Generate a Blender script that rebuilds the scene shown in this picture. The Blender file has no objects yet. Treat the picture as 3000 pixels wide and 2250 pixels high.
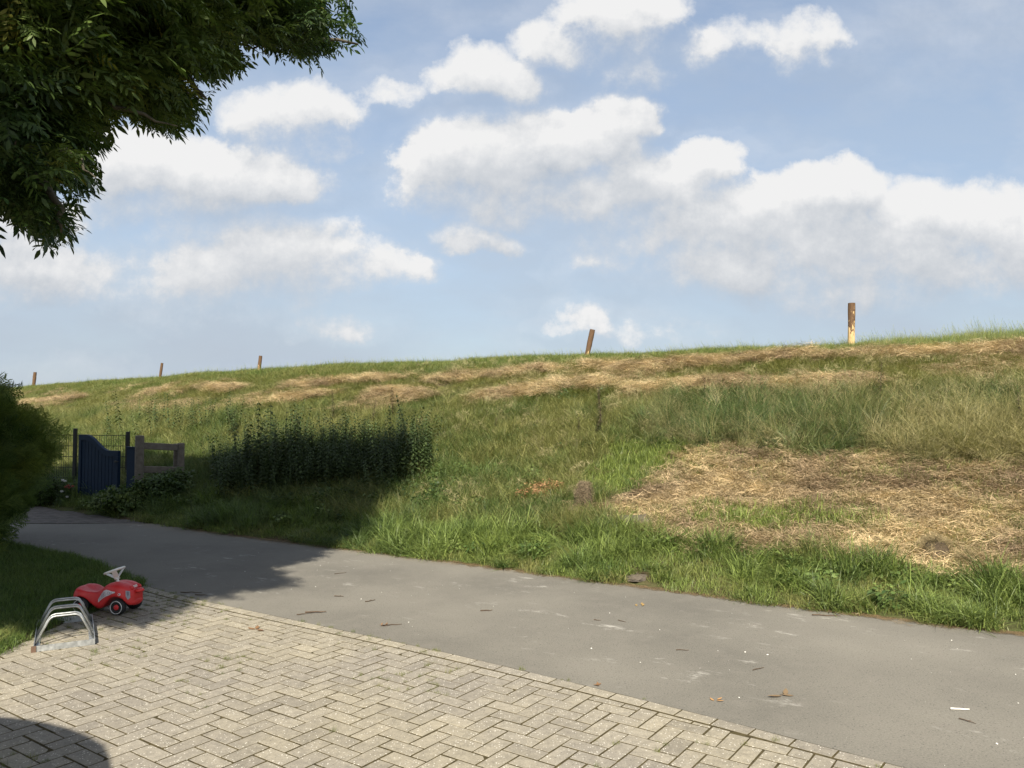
import bpy, math, random
import numpy as np
from mathutils import Vector, Matrix, Euler

random.seed(7)
rng = np.random.default_rng(11)
R = math.radians
S = bpy.context.scene
COL = S.collection

# ------------------------------------------------------------------ camera
F = 2333.0                     # focal length in photograph pixels (3000 wide)
EYE = 1.65
PITCH = math.atan((1210 - 1125) / F)
cam_d = bpy.data.cameras.new('camera')
cam_d.sensor_width = 36.0
cam_d.lens = 36.0 * F / 3000
cam_d.clip_start = 0.05
cam_d.clip_end = 6000
cam = bpy.data.objects.new('camera', cam_d)
COL.objects.link(cam)
cam.location = (0, 0, EYE)
cam.rotation_euler = (R(90) + PITCH, 0, 0)
S.camera = cam

# ------------------------------------------------------------------ exposure
S.view_settings.view_transform = 'Standard'
S.view_settings.look = 'None'
S.view_settings.gamma = 1.0
S.view_settings.use_curve_mapping = False
S.view_settings.exposure = 1.15
S.render.engine = 'CYCLES'
S.cycles.max_bounces = 8
S.cycles.transparent_max_bounces = 8

# ------------------------------------------------------------------ sun
SUN_EL = 40.0
SUN_SIDE = 0.03                # sideways drift of the light per metre ahead
COT = 1.0 / math.tan(R(SUN_EL))
sun_d = bpy.data.lights.new('sun', 'SUN')
sun_d.energy = 5.0
sun_d.angle = R(0.53)
sun_d.color = (1.0, 0.93, 0.80)
sun = bpy.data.objects.new('sun', sun_d)
COL.objects.link(sun)
travel = Vector((SUN_SIDE, 1.0, -math.tan(R(SUN_EL)))).normalized()
sun.rotation_euler = travel.to_track_quat('-Z', 'Y').to_euler()
sun.location = (-3, -20, 20)

# ------------------------------------------------------------------ node helpers
class NT:
    def __init__(s, tree):
        s.t = tree; s.n = tree.nodes; s.l = tree.links
    def new(s, typ, **kw):
        n = s.n.new(typ)
        for k, v in kw.items():
            setattr(n, k, v)
        return n
    def link(s, a, b):
        s.l.new(a, b)
    def setin(s, sock, v):
        if hasattr(v, 'is_linked') or isinstance(v, bpy.types.NodeSocket):
            s.l.new(v, sock)
        else:
            sock.default_value = v
    def math(s, op, a, b=0.0, c=0.0, clamp=False):
        n = s.new('ShaderNodeMath', operation=op); n.use_clamp = clamp
        s.setin(n.inputs[0], a); s.setin(n.inputs[1], b); s.setin(n.inputs[2], c)
        return n.outputs[0]
    def vmath(s, op, a, b=(0, 0, 0)):
        n = s.new('ShaderNodeVectorMath', operation=op)
        s.setin(n.inputs[0], a); s.setin(n.inputs[1], b)
        return n.outputs[1] if op in ('LENGTH', 'DOT_PRODUCT', 'DISTANCE') else n.outputs[0]
    def noise(s, vec, scale, detail=4.0, rough=0.5, dist=0.0, dim='3D'):
        n = s.new('ShaderNodeTexNoise', noise_dimensions=dim)
        if vec is not None: s.setin(n.inputs['Vector'], vec)
        n.inputs['Scale'].default_value = scale
        n.inputs['Detail'].default_value = detail
        n.inputs['Roughness'].default_value = rough
        n.inputs['Distortion'].default_value = dist
        return n.outputs['Fac']
    def noisec(s, vec, scale, detail=4.0, rough=0.5):
        n = s.new('ShaderNodeTexNoise')
        if vec is not None: s.setin(n.inputs['Vector'], vec)
        n.inputs['Scale'].default_value = scale
        n.inputs['Detail'].default_value = detail
        n.inputs['Roughness'].default_value = rough
        return n.outputs['Color']
    def rng(s, v, a, b, c=0.0, d=1.0, smooth=False):
        n = s.new('ShaderNodeMapRange')
        if smooth: n.interpolation_type = 'SMOOTHSTEP'
        s.setin(n.inputs['Value'], v)
        n.inputs['From Min'].default_value = a; n.inputs['From Max'].default_value = b
        n.inputs['To Min'].default_value = c; n.inputs['To Max'].default_value = d
        return n.outputs['Result']
    def mix(s, f, a, b, mode='MIX'):
        n = s.new('ShaderNodeMix', data_type='RGBA', blend_type=mode)
        s.setin(n.inputs[0], f); s.setin(n.inputs[6], a); s.setin(n.inputs[7], b)
        return n.outputs[2]
    def comb(s, x, y, z):
        n = s.new('ShaderNodeCombineXYZ')
        s.setin(n.inputs[0], x); s.setin(n.inputs[1], y); s.setin(n.inputs[2], z)
        return n.outputs[0]
    def sep(s, v):
        n = s.new('ShaderNodeSeparateXYZ'); s.setin(n.inputs[0], v)
        return n.outputs[0], n.outputs[1], n.outputs[2]

def c4(c): return (c[0], c[1], c[2], 1.0)

# ------------------------------------------------------------------ world: Nishita sky with cumulus
# (azimuth-tangent u, elevation-tangent v, half width, half height, strength)
def dirpx(px, py):
    """direction tangents of a photograph pixel (camera pitch taken out)"""
    a = (px - 1500) / F; b = (1125 - py) / F
    y = math.cos(PITCH) - b * math.sin(PITCH); z = math.sin(PITCH) + b * math.cos(PITCH)
    return a / y, z / y
CLOUDS = [  # px, py, rx, ry, strength
    (1290, 480, 110, 130, 0.95), (1420, 470, 190, 130, 1.1), (1600, 450, 190, 130, 1.15), (1760, 400, 150, 120, 1.1),
    (1880, 350, 80, 70, 0.8), (1500, 570, 330, 90, 0.9), (1900, 510, 190, 90, 1.0), (2080, 470, 110, 75, 1.0),
    (1560, 620, 280, 60, 0.6), (2020, 560, 200, 90, 0.95), (1700, 560, 300, 100, 0.9), (1950, 640, 260, 90, 0.85), (700, 800, 360, 110, 0.78), (930, 790, 280, 90, 0.62), (560, 690, 300, 70, 0.5),
    (2200, 590, 170, 100, 1.1), (2440, 570, 170, 90, 1.1), (2100, 640, 220, 90, 0.95), (2400, 690, 340, 120, 1.05),
    (2750, 640, 260, 110, 1.05), (3000, 680, 260, 140, 1.0), (1850, 710, 200, 75, 0.8), (1780, 770, 120, 45, 0.65),
    (2250, 790, 460, 90, 0.85), (2800, 800, 380, 100, 0.95), (2550, 870, 420, 55, 0.6), (2500, 740, 600, 120, 0.9), (1950, 660, 200, 90, 0.9),
    (1390, 210, 120, 100, 0.72), (1500, 240, 120, 85, 0.75), (1650, 130, 130, 70, 0.62), (1800, 60, 180, 90, 0.78),
    (1900, 10, 120, 60, 0.6), (2120, 140, 110, 75, 0.45), (2300, 130, 160, 95, 0.6), (2400, 190, 60, 40, 0.4),
    (1850, 190, 120, 60, 0.33), (1180, 262, 70, 28, 0.22),
    (840, 330, 170, 95, 0.58), (980, 330, 90, 50, 0.42), (900, 420, 130, 70, 0.45),
    (400, 470, 210, 110, 1.1), (610, 510, 240, 110, 1.15), (800, 540, 200, 80, 1.0), (560, 600, 330, 70, 0.8),
    (750, 730, 150, 90, 0.75), (900, 700, 130, 70, 0.65), (700, 830, 330, 90, 0.55), (970, 670, 60, 40, 0.65),
    (1150, 800, 160, 60, 0.65), (1230, 790, 70, 40, 0.6), (960, 950, 150, 45, 0.6), (800, 900, 250, 45, 0.4),
    (130, 780, 280, 110, 0.95), (330, 740, 120, 60, 0.6), (60, 640, 190, 70, 0.8), (330, 830, 220, 50, 0.5),
    (1370, 700, 120, 50, 0.85), (1480, 720, 80, 38, 0.7),
    (1725, 930, 75, 42, 0.52), (1670, 960, 70, 16, 0.35), (1970, 970, 130, 60, 0.34), 
    (-300, 600, 400, 150, 0.9), (-500, 300, 300, 130, 0.7), (3400, 420, 260, 110, 0.8), (3500, 760, 300, 110, 0.9),
]
W = bpy.data.worlds.new('World'); S.world = W; W.use_nodes = True
W.node_tree.nodes.clear()
w = NT(W.node_tree)
grp = bpy.data.node_groups.new('cloud_field', 'ShaderNodeTree')
grp.interface.new_socket('Vector', in_out='INPUT', socket_type='NodeSocketVector')
grp.interface.new_socket('Density', in_out='OUTPUT', socket_type='NodeSocketFloat')
g = NT(grp)
gi = g.new('NodeGroupInput'); go = g.new('NodeGroupOutput')
uv = gi.outputs[0]
warp = g.vmath('MULTIPLY', g.vmath('SUBTRACT', g.noisec(uv, 6.5, 9, 0.62), (0.5, 0.5, 0.5)), (0.11, 0.085, 0.0))
p = g.vmath('ADD', uv, warp)
acc = None
for (cx, cy, rx, ry, st) in CLOUDS:
    cu, cv = dirpx(cx, cy)
    q = g.vmath('MULTIPLY', g.vmath('SUBTRACT', p, (cu, cv, 0)), (F / rx * 0.82, F / ry * 0.82, 0))
    d2 = g.vmath('DOT_PRODUCT', q, q)
    v = g.math('MULTIPLY_ADD', d2, -0.62 * st, 0.62 * st)
    acc = v if acc is None else g.math('SMOOTH_MAX', acc, v, 0.24)
acc = g.math('MAXIMUM', acc, -0.55)
fine = g.math('SUBTRACT', g.noise(uv, 8.0, 10, 0.64), 0.5)
mid = g.math('SUBTRACT', g.noise(g.vmath('ADD', uv, (7.3, 2.1, 0)), 3.0, 4, 0.5), 0.5)
ux, uy, uz = g.sep(uv)
# clouds that go on outside the part of the sky the photograph shows
far = g.rng(g.math('ABSOLUTE', ux), 0.95, 1.5)
up = g.rng(uy, 0.62, 1.0)
out = g.math('MAXIMUM', far, up)
gen = g.math('MULTIPLY', g.math('SUBTRACT', g.noise(g.vmath('ADD', uv, (3.1, 5.7, 0)), 2.2, 4, 0.5), 0.53), 4.0)
base = g.math('ADD', g.math('MULTIPLY', acc, g.math('SUBTRACT', 1.0, out)), g.math('MULTIPLY', gen, out))
dens = g.math('ADD', base, g.math('ADD', g.math('MULTIPLY', fine, 1.25), g.math('MULTIPLY', mid, 0.35)))
g.link(dens, go.inputs[0])

tc = w.new('ShaderNodeTexCoord')
dx, dy, dz = w.sep(tc.outputs['Generated'])
front = w.math('GREATER_THAN', dy, 0.05)
ysafe = w.math('MAXIMUM', w.math('ABSOLUTE', dy), 0.05)
uvec = w.comb(w.math('ADD', w.math('DIVIDE', dx, ysafe), w.math('MULTIPLY', w.math('SUBTRACT', 1.0, front), 4.0)), w.math('DIVIDE', dz, ysafe), 0.0)
def field(vec):
    n = w.new('ShaderNodeGroup'); n.node_tree = grp
    w.link(vec, n.inputs[0]); return n.outputs[0]
D0 = field(uvec)
D1 = field(w.vmath('ADD', uvec, (-0.010, 0.045, 0)))
D2 = field(w.vmath('ADD', uvec, (-0.004, 0.012, 0)))
_, uvy, _ = w.sep(uvec)
edge = w.rng(w.math('SUBTRACT', D0, D1), -0.25, 0.30)      # 1 on upper edges, 0 under the cloud
wid = w.math('SUBTRACT', 0.88, w.math('MULTIPLY', edge, 0.54))
a_ = w.math('DIVIDE', w.math('ADD', D0, 0.09), wid, clamp=True)
a_ = w.math('MULTIPLY', w.math('MULTIPLY', a_, a_), w.math('SUBTRACT', 3.0, w.math('MULTIPLY', a_, 2.0)))
haze_ = w.math('MULTIPLY', w.rng(w.noise(w.vmath('MULTIPLY', uvec, (1.0, 2.2, 1)), 2.1, 6, 0.6), 0.38, 0.72), 0.50)
alpha = w.math('MULTIPLY', w.math('MAXIMUM', a_, haze_), w.rng(uvy, 0.0, 0.07))
relief = w.math('ADD', w.math('MULTIPLY', w.math('SUBTRACT', D0, D1), 0.78), w.math('MULTIPLY', w.math('SUBTRACT', D0, D2), 0.75))
thick = w.rng(D0, 0.15, 0.9, 0.0, 1.0, True)
shade = w.math('ADD', w.math('SUBTRACT', 0.66, w.math('MULTIPLY', thick, 0.14)), relief, clamp=True)
ramp = w.new('ShaderNodeValToRGB')
ramp.color_ramp.elements[0].position = 0.22; ramp.color_ramp.elements[0].color = (0.49, 0.535, 0.60, 1)
ramp.color_ramp.elements[1].position = 1.0; ramp.color_ramp.elements[1].color = (0.88, 0.88, 0.88, 1)
e = ramp.color_ramp.elements.new(0.6); e.color = (0.66, 0.685, 0.72, 1)
w.link(shade, ramp.inputs[0])
SKY_STRENGTH = 0.075
sky = w.new('ShaderNodeTexSky', sky_type='NISHITA')
sky.sun_disc = False
sky.sun_elevation = R(SUN_EL)
sky.sun_rotation = R(180)
sky.altitude = 0; sky.air_density = 1.0; sky.dust_density = 1.6; sky.ozone_density = 1.6
EXP = 2 ** S.view_settings.exposure
CL = 1.0 / (SKY_STRENGTH * EXP)
ccol = w.vmath('MULTIPLY', ramp.outputs[0], (CL, CL, CL))
# thin high veil makes the blue paler towards the horizon
veil = w.rng(uvy, 0.0, 0.60, 0.92, 0.34)
veiln = w.math('MULTIPLY', veil, w.rng(w.noise(w.vmath('MULTIPLY', uvec, (1, 2.6, 1)), 2.4, 5, 0.55), 0.25, 0.75, 0.7, 1.25))
skyc = w.mix(veiln, sky.outputs[0], (0.50 * CL, 0.585 * CL, 0.695 * CL, 1))
allc = w.mix(alpha, skyc, ccol)
bg = w.new('ShaderNodeBackground'); w.link(allc, bg.inputs[0]); bg.inputs[1].default_value = SKY_STRENGTH
wo = w.new('ShaderNodeOutputWorld'); w.link(bg.outputs[0], wo.inputs[0])
W.cycles.sampling_method = 'MANUAL'; W.cycles.sample_map_resolution = 512

# ------------------------------------------------------------------ numpy noise
def vnoise(x, y, seed=0):
    xi = np.floor(x).astype(np.int64); yi = np.floor(y).astype(np.int64)
    xf = x - xi; yf = y - yi
    def h(a, b):
        n = (a * 374761393 + b * 668265263 + seed * 1442695041) & 0xffffffff
        n = ((n ^ (n >> 13)) * 1274126177) & 0xffffffff
        return ((n ^ (n >> 16)) & 0xffff) / 65535.0
    sx = xf * xf * (3 - 2 * xf); sy = yf * yf * (3 - 2 * yf)
    a = h(xi, yi) * (1 - sx) + h(xi + 1, yi) * sx
    b = h(xi, yi + 1) * (1 - sx) + h(xi + 1, yi + 1) * sx
    return a * (1 - sy) + b * sy
def fbm(x, y, scale, oct=4, seed=0):
    x = np.asarray(x, float) * scale; y = np.asarray(y, float) * scale
    t = 0; a = 0.5; n = 0
    for i in range(oct):
        t = t + a * vnoise(x * 2 ** i + 17.3 * i, y * 2 ** i + 9.1 * i, seed + i); n += a; a *= 0.5
    return t / n

def smoothcurve(pts, k=0.8):
    pts = sorted(pts)
    xs = np.arange(-90, 60.01, 0.25)
    ys = np.interp(xs, [p[0] for p in pts], [p[1] for p in pts])
    sl0 = (pts[1][1] - pts[0][1]) / (pts[1][0] - pts[0][0]); sl1 = (pts[-1][1] - pts[-2][1]) / (pts[-1][0] - pts[-2][0])
    ys = np.where(xs < pts[0][0], pts[0][1] + sl0 * (xs - pts[0][0]), ys)
    ys = np.where(xs > pts[-1][0], pts[-1][1] + sl1 * (xs - pts[-1][0]), ys)
    n = int(k / 0.25 * 3); kern = np.exp(-0.5 * (np.arange(-n, n + 1) * 0.25 / k) ** 2); kern /= kern.sum()
    pad = np.pad(ys, n, mode='reflect', reflect_type='odd')
    return xs, np.convolve(pad, kern, 'valid')
FAR = smoothcurve([(-60, 50), (-25, 25.5), (-14, 18.4), (-8.2, 14.0), (-5.72, 12.2), (-3.06, 10.35), (-2.1, 9.87), (-0.54, 8.81), (1.68, 7.32), (3.26, 6.32), (3.86, 6.0), (8, 3.7), (20, -3), (40, -15)], 0.5)
NEAR = smoothcurve([(-20, 19), (-8.5, 11.6), (-6.1, 9.87), (-4.6, 8.85), (-3.33, 7.48), (-1.74, 6.42), (-0.34, 5.48), (0.79, 4.63), (1.92, 3.70), (4, 1.9), (10, -3.5), (30, -22)], 0.3)
CREST = smoothcurve([(-60, 79), (-24.9, 41.4), (-13.5, 30.7), (-9.2, 26.3), (1.8, 19), (6.8, 16), (9.5, 14.5), (20, 8.5), (40, -3)], 1.5)
def yfar(x): return np.interp(x, *FAR)
def ynear(x): return np.interp(x, *NEAR)
def ycrest(x): return np.interp(x, *CREST)
PROF_U = [-1, 0, .015, .05, .09, .2, .3, .37, .5, .75, .92, 1.0, 1.08, 1.2, 1.5, 2.1, 3]
PROF_Z = [0, 0, .02, .07, .20, .52, .80, 1.12, 1.55, 2.30, 2.80, 2.95, 3.0, 3.0, 2.4, 0.3, 0]
PU = np.linspace(-1, 3, 801); _pz = np.interp(PU, PROF_U, PROF_Z)
_k = np.exp(-0.5 * (np.arange(-12, 13) / 3.0) ** 2); _k /= _k.sum()
_pz2 = np.convolve(np.pad(_pz, 12, mode='edge'), _k, 'valid')
_pz2 = np.where(PU < 0.04, _pz, _pz2)
ROWS = []          # hay rows: list of (points, width, height) filled below
def ufrac(x, y):
    a = yfar(x); return (y - a) / (ycrest(x) - a)
LAWN_X = -3.50
def in_paving(x, y):
    return (y < ynear(x)) & ((x > LAWN_X - 0.03 + 0.1 * (fbm(x, y, 2, 2, 5) - .5)) | (y < 5.33)) & (x > -9) & (y > -6)
def in_lane(x, y):
    return (y <= yfar(x)) & (y >= ynear(x))
def height(x, y, rows=True):
    x = np.asarray(x, float); y = np.asarray(y, float)
    u = ufrac(x, y)
    z = np.interp(u, PU, _pz2)
    dike = np.clip(u * 8, 0, 1)
    z = z + dike * (0.20 * (fbm(x, y, 0.55, 3, 3) - .5) + 0.09 * (fbm(x, y, 2.1, 3, 8) - .5)) * np.clip(1.6 - np.abs(u - .5) * 1.6, 0.35, 1)
    low = in_lane(x, y) | in_paving(x, y)
    z = np.where(low, -0.03, z + 0.008 + np.where(u <= 0, 0.02 * fbm(x, y, 1.5, 3, 2), 0))
    if rows:
        for (cl, wd, ht) in ROWS:
            yy = np.interp(x, cl[:, 0], cl[:, 1], left=1e3, right=1e3)
            dd = (y - yy) * 0.82
            z = z + ht * np.exp(-0.5 * (dd / wd) ** 2) * (0.35 + 1.3 * fbm(x, y, 0.8, 3, 21))
    return z
def project(x, y, z):
    yy = y * math.cos(PITCH) + (z - EYE) * math.sin(PITCH)
    zz = -y * math.sin(PITCH) + (z - EYE) * math.cos(PITCH)
    yy = np.maximum(yy, 0.05)
    return 1500 + F * x / yy, 1125 - F * zz / yy
def ground_at(px, py, rows=True):
    """point of the terrain seen at a photograph pixel"""
    u, v = dirpx(px, py)
    Y = np.concatenate([np.arange(2.5, 20, 0.01), np.arange(20, 90, 0.05)])
    X = u * Y; Z = EYE + v * Y
    H = height(X, Y, rows); H = np.where(H < 0.0, 0.0, H)
    k = np.argmax(H >= Z)
    if not (H >= Z).any(): k = np.argmin(Z - H)
    return Vector((float(X[k]), float(Y[k]), float(H[k])))

rowA = [(60, 1165), (250, 1150), (420, 1140), (700, 1128), (950, 1112), (1150, 1100), (1300, 1100), (1500, 1085), (1700, 1062), (1870, 1072), (2100, 1058), (2300, 1042), (2700, 1032), (3000, 1022), (3300, 1000)]
rowB = [(700, 1180), (900, 1160), (1100, 1150), (1350, 1160), (1550, 1145), (1700, 1112), (1850, 1140), (2100, 1130), (2300, 1135), (2450, 1128), (2650, 1100), (2800, 1112), (3000, 1150), (3300, 1170)]
for rw, wd, ht in ((rowA, 0.34, 0.08), (rowB, 0.36, 0.11)):
    pts = sorted([(lambda g_: (g_.x, g_.y))(ground_at(a, b + 26, False)) for a, b in rw])
    ROWS_tmp = np.array(pts)
    ROWS.append((ROWS_tmp, wd, ht))

# ------------------------------------------------------------------ object helpers
def tag(o, label=None, cat=None, group=None, kind=None):
    if label: o['label'] = label
    if cat: o['category'] = cat
    if group: o['group'] = group
    if kind: o['kind'] = kind
    return o
def empty(name, loc, rz=0.0):
    o = bpy.data.objects.new(name, None); COL.objects.link(o)
    o.location = loc; o.rotation_euler = (0, 0, rz); o.empty_display_size = 0.1
    return o
def make_mesh(name, v, f, mats=None, smooth=False):
    me = bpy.data.meshes.new(name)
    me.from_pydata([tuple(map(float, a)) for a in v], [], f)
    for m in (mats if isinstance(mats, (list, tuple)) else [mats]):
        if m: me.materials.append(m)
    if smooth:
        me.polygons.foreach_set('use_smooth', [True] * len(me.polygons))
    me.update()
    return me
def obj(name, me, parent=None, link=True):
    o = bpy.data.objects.new(name, me)
    if link: COL.objects.link(o)
    if parent: o.parent = parent
    return o
class MB:
    """collects simple solids into one mesh"""
    def __init__(s): s.v = []; s.f = []; s.mi = []; s.m = 0
    def add(s, v, f):
        o = len(s.v); s.v += [tuple(a) for a in v]
        for a in f: s.f.append(tuple(i + o for i in a)); s.mi.append(s.m)
    def box(s, c, d, rot=None, bev=0.0):
        cx, cy, cz = c; hx, hy, hz = d[0] / 2, d[1] / 2, d[2] / 2
        M = rot or Matrix.Identity(3)
        if bev <= 0:
            vs = [Vector((sx * hx, sy * hy, sz * hz)) for sz in (-1, 1) for sy in (-1, 1) for sx in (-1, 1)]
            fs = [(0, 2, 3, 1), (4, 5, 7, 6), (0, 1, 5, 4), (2, 6, 7, 3), (0, 4, 6, 2), (1, 3, 7, 5)]
        else:
            b = bev; vs = []; fs = []
            rings = [(-hz, b), (-hz + b, 0), (hz - b, 0), (hz, b)]
            for z, i in rings:
                x, y = hx - i, hy - i; k = b if i == 0 else b * 0.3
                for (a, c_) in ((-x, -y + k), (-x + k, -y), (x - k, -y), (x, -y + k), (x, y - k), (x - k, y), (-x + k, y), (-x, y - k)):
                    vs.append(Vector((a, c_, z)))
            for r in range(3):
                for i in range(8):
                    j = (i + 1) % 8
                    fs.append((r * 8 + i, r * 8 + j, r * 8 + 8 + j, r * 8 + 8 + i))
            fs.append(tuple(range(7, -1, -1))); fs.append(tuple(range(24, 32)))
        s.add([M @ v + Vector(c) for v in vs], fs)
    def tube(s, pts, rad, n=8, cap=True):
        pts = [Vector(p_) for p_ in pts]; k = len(pts)
        rad = rad if isinstance(rad, (list, tuple)) else [rad] * k
        vs = []; prev = None
        for i, p_ in enumerate(pts):
            t = (pts[min(i + 1, k - 1)] - pts[max(i - 1, 0)]).normalized()
            if prev is None:
                a = Vector((0, 0, 1)) if abs(t.z) < 0.9 else Vector((1, 0, 0))
                nrm = t.cross(a).normalized()
            else:
                nrm = (prev - t * prev.dot(t)).normalized()
            prev = nrm; bi = t.cross(nrm)
            for j in range(n):
                an = 2 * math.pi * j / n
                vs.append(p_ + (nrm * math.cos(an) + bi * math.sin(an)) * rad[i])
        fs = []
        for i in range(k - 1):
            for j in range(n):
                j2 = (j + 1) % n
                fs.append((i * n + j, i * n + j2, (i + 1) * n + j2, (i + 1) * n + j))
        if cap:
            fs.append(tuple(range(n - 1, -1, -1))); fs.append(tuple(range((k - 1) * n, k * n)))
        s.add(vs, fs)
    def build(s, name, mats, parent=None, smooth=False, link=True):
        me = make_mesh(name, s.v, s.f, mats, smooth)
        if any(s.mi): me.polygons.foreach_set('material_index', s.mi)
        return obj(name, me, parent, link)

# ------------------------------------------------------------------ materials
def mat(name, rough=0.8, spec=0.3):
    m = bpy.data.materials.new(name); m.use_nodes = True
    m.node_tree.nodes.clear(); t = NT(m.node_tree)
    b = t.new('ShaderNodeBsdfPrincipled'); o = t.new('ShaderNodeOutputMaterial')
    t.link(b.outputs[0], o.inputs[0])
    b.inputs['Roughness'].default_value = rough
    b.inputs['Specular IOR Level'].default_value = spec
    return m, t, b, o
def bump(t, b, h, strength=0.3, dist=0.01):
    n = t.new('ShaderNodeBump'); n.inputs['Strength'].default_value = strength; n.inputs['Distance'].default_value = dist
    t.link(h, n.inputs['Height']); t.link(n.outputs[0], b.inputs['Normal'])
def wpos(t): return t.new('ShaderNodeNewGeometry').outputs['Position']
def opos(t): return t.new('ShaderNodeTexCoord').outputs['Object']

def plain(name, col, rough=0.6, spec=0.3, var=0.15, scale=12, metal=0.0, bmp=0.0):
    m, t, b, o = mat(name, rough, spec)
    n = t.noise(opos(t), scale, 5, 0.6)
    k = t.rng(n, 0.25, 0.75, 1 - var, 1 + var)
    t.link(t.vmath('MULTIPLY', c4(col)[:3], t.comb(k, k, k)), b.inputs['Base Color'])
    b.inputs['Metallic'].default_value = metal
    if bmp: bump(t, b, n, bmp, 0.004)
    return m

def foliage_mat(name, transl=0.35, instancer=True, base=(0.06, 0.1, 0.02), rough=0.5, var=0.35, spec=0.25, attr='bv'):
    """leaf or blade: colour from the instance, small variation per blade"""
    m, t, b, o = mat(name, rough, spec)
    if instancer:
        a = t.new('ShaderNodeAttribute', attribute_type='INSTANCER', attribute_name='col'); col = a.outputs['Color']
    else:
        rgb = t.new('ShaderNodeRGB'); rgb.outputs[0].default_value = c4(base); col = rgb.outputs[0]
    v = t.new('ShaderNodeAttribute', attribute_type='GEOMETRY', attribute_name=attr).outputs['Fac']
    k = t.rng(v, 0, 1, 1 - var, 1 + var)
    hue = t.new('ShaderNodeHueSaturation'); t.link(col, hue.inputs['Color'])
    t.link(t.rng(v, 0, 1, 0.515, 0.49), hue.inputs['Hue']); t.link(k, hue.inputs['Value'])
    t.link(hue.outputs[0], b.inputs['Base Color'])
    tr = t.new('ShaderNodeBsdfTranslucent')
    t.link(t.vmath('MULTIPLY', hue.outputs[0], (1.0, 1.1, 0.6)), tr.inputs[0])
    mx = t.new('ShaderNodeMixShader'); mx.inputs[0].default_value = transl
    t.link(b.outputs[0], mx.inputs[1]); t.link(tr.outputs[0], mx.inputs[2]); t.link(mx.outputs[0], o.inputs[0])
    return m

# soil / turf below the grass
M_soil, t, b, o = mat('soil_and_turf', 0.95, 0.1)
P = wpos(t)
n1 = t.noise(P, 0.8, 5, 0.6); n2 = t.noise(P, 14, 6, 0.7); n3 = t.noise(P, 70, 4, 0.7)
ca = t.mix(t.rng(n2, 0.35, 0.65), c4((0.045, 0.034, 0.020)), c4((0.11, 0.082, 0.045)))
cb = t.mix(t.rng(n3, 0.35, 0.65), c4((0.035, 0.055, 0.015)), c4((0.085, 0.10, 0.032)))
t.link(t.mix(t.rng(n1, 0.38, 0.6), ca, cb), b.inputs['Base Color']); bump(t, b, n3, 0.8, 0.02)

# asphalt
M_asph, t, b, o = mat('worn_asphalt', 0.88, 0.25)
P = wpos(t)
big = t.noise(P, 0.55, 5, 0.55); med = t.noise(P, 6, 5, 0.6); gr = t.noise(P, 95, 5, 0.85)
col = t.mix(t.rng(big, 0.35, 0.68), c4((0.118, 0.110, 0.093)), c4((0.172, 0.160, 0.134)))
col = t.mix(t.rng(gr, 0.3, 0.72), t.vmath('MULTIPLY', col, (0.62, 0.62, 0.62)), t.vmath('MULTIPLY', col, (1.38, 1.38, 1.38)))
col = t.mix(t.rng(med, 0.50, 0.75, 0, 0.5), col, c4((0.165, 0.150, 0.128)))
vo = t.new('ShaderNodeTexVoronoi', feature='F1'); vo.inputs['Scale'].default_value = 55; t.link(P, vo.inputs['Vector'])
darkp = t.math('MULTIPLY', t.math('LESS_THAN', vo.outputs['Distance'], 0.22), t.math('GREATER_THAN', t.noise(P, 33, 2), 0.50))
col = t.mix(t.math('MULTIPLY', darkp, 0.6), col, c4((0.04, 0.038, 0.036)))
# pale chalky scuffs drawn out along the lane
ca, sa = math.cos(R(-31)), math.sin(R(-31))
X_, Y_, Z_ = t.sep(P)
al = t.math('ADD', t.math('MULTIPLY', X_, ca), t.math('MULTIPLY', Y_, sa)); ac = t.math('SUBTRACT', t.math('MULTIPLY', Y_, ca), t.math('MULTIPLY', X_, sa))
LV = t.comb(t.math('MULTIPLY', al, 1.0), t.math('MULTIPLY', ac, 2.2), 0.0)
sc1 = t.noise(LV, 3.3, 6, 0.72); zone = t.noise(LV, 0.9, 2, 0.5)
scf = t.math('MULTIPLY', t.rng(sc1, 0.58, 0.72), t.rng(zone, 0.48, 0.60))
col = t.mix(t.math('MULTIPLY', scf, 0.75), col, c4((0.42, 0.40, 0.36)))
far_dirt = t.rng(ac, 7.05, 7.5)   # towards the verge the surface is dusted with dry soil
col = t.mix(t.math('MULTIPLY', far_dirt, t.rng(t.noise(P, 9, 5, 0.7), 0.35, 0.62, 0, 0.8)), col, c4((0.20, 0.155, 0.105)))
# sealed cracks
t.link(col, b.inputs['Base Color']); bump(t, b, t.math('ADD', t.math('MULTIPLY', gr, 0.7), med), 0.35, 0.004)

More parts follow.
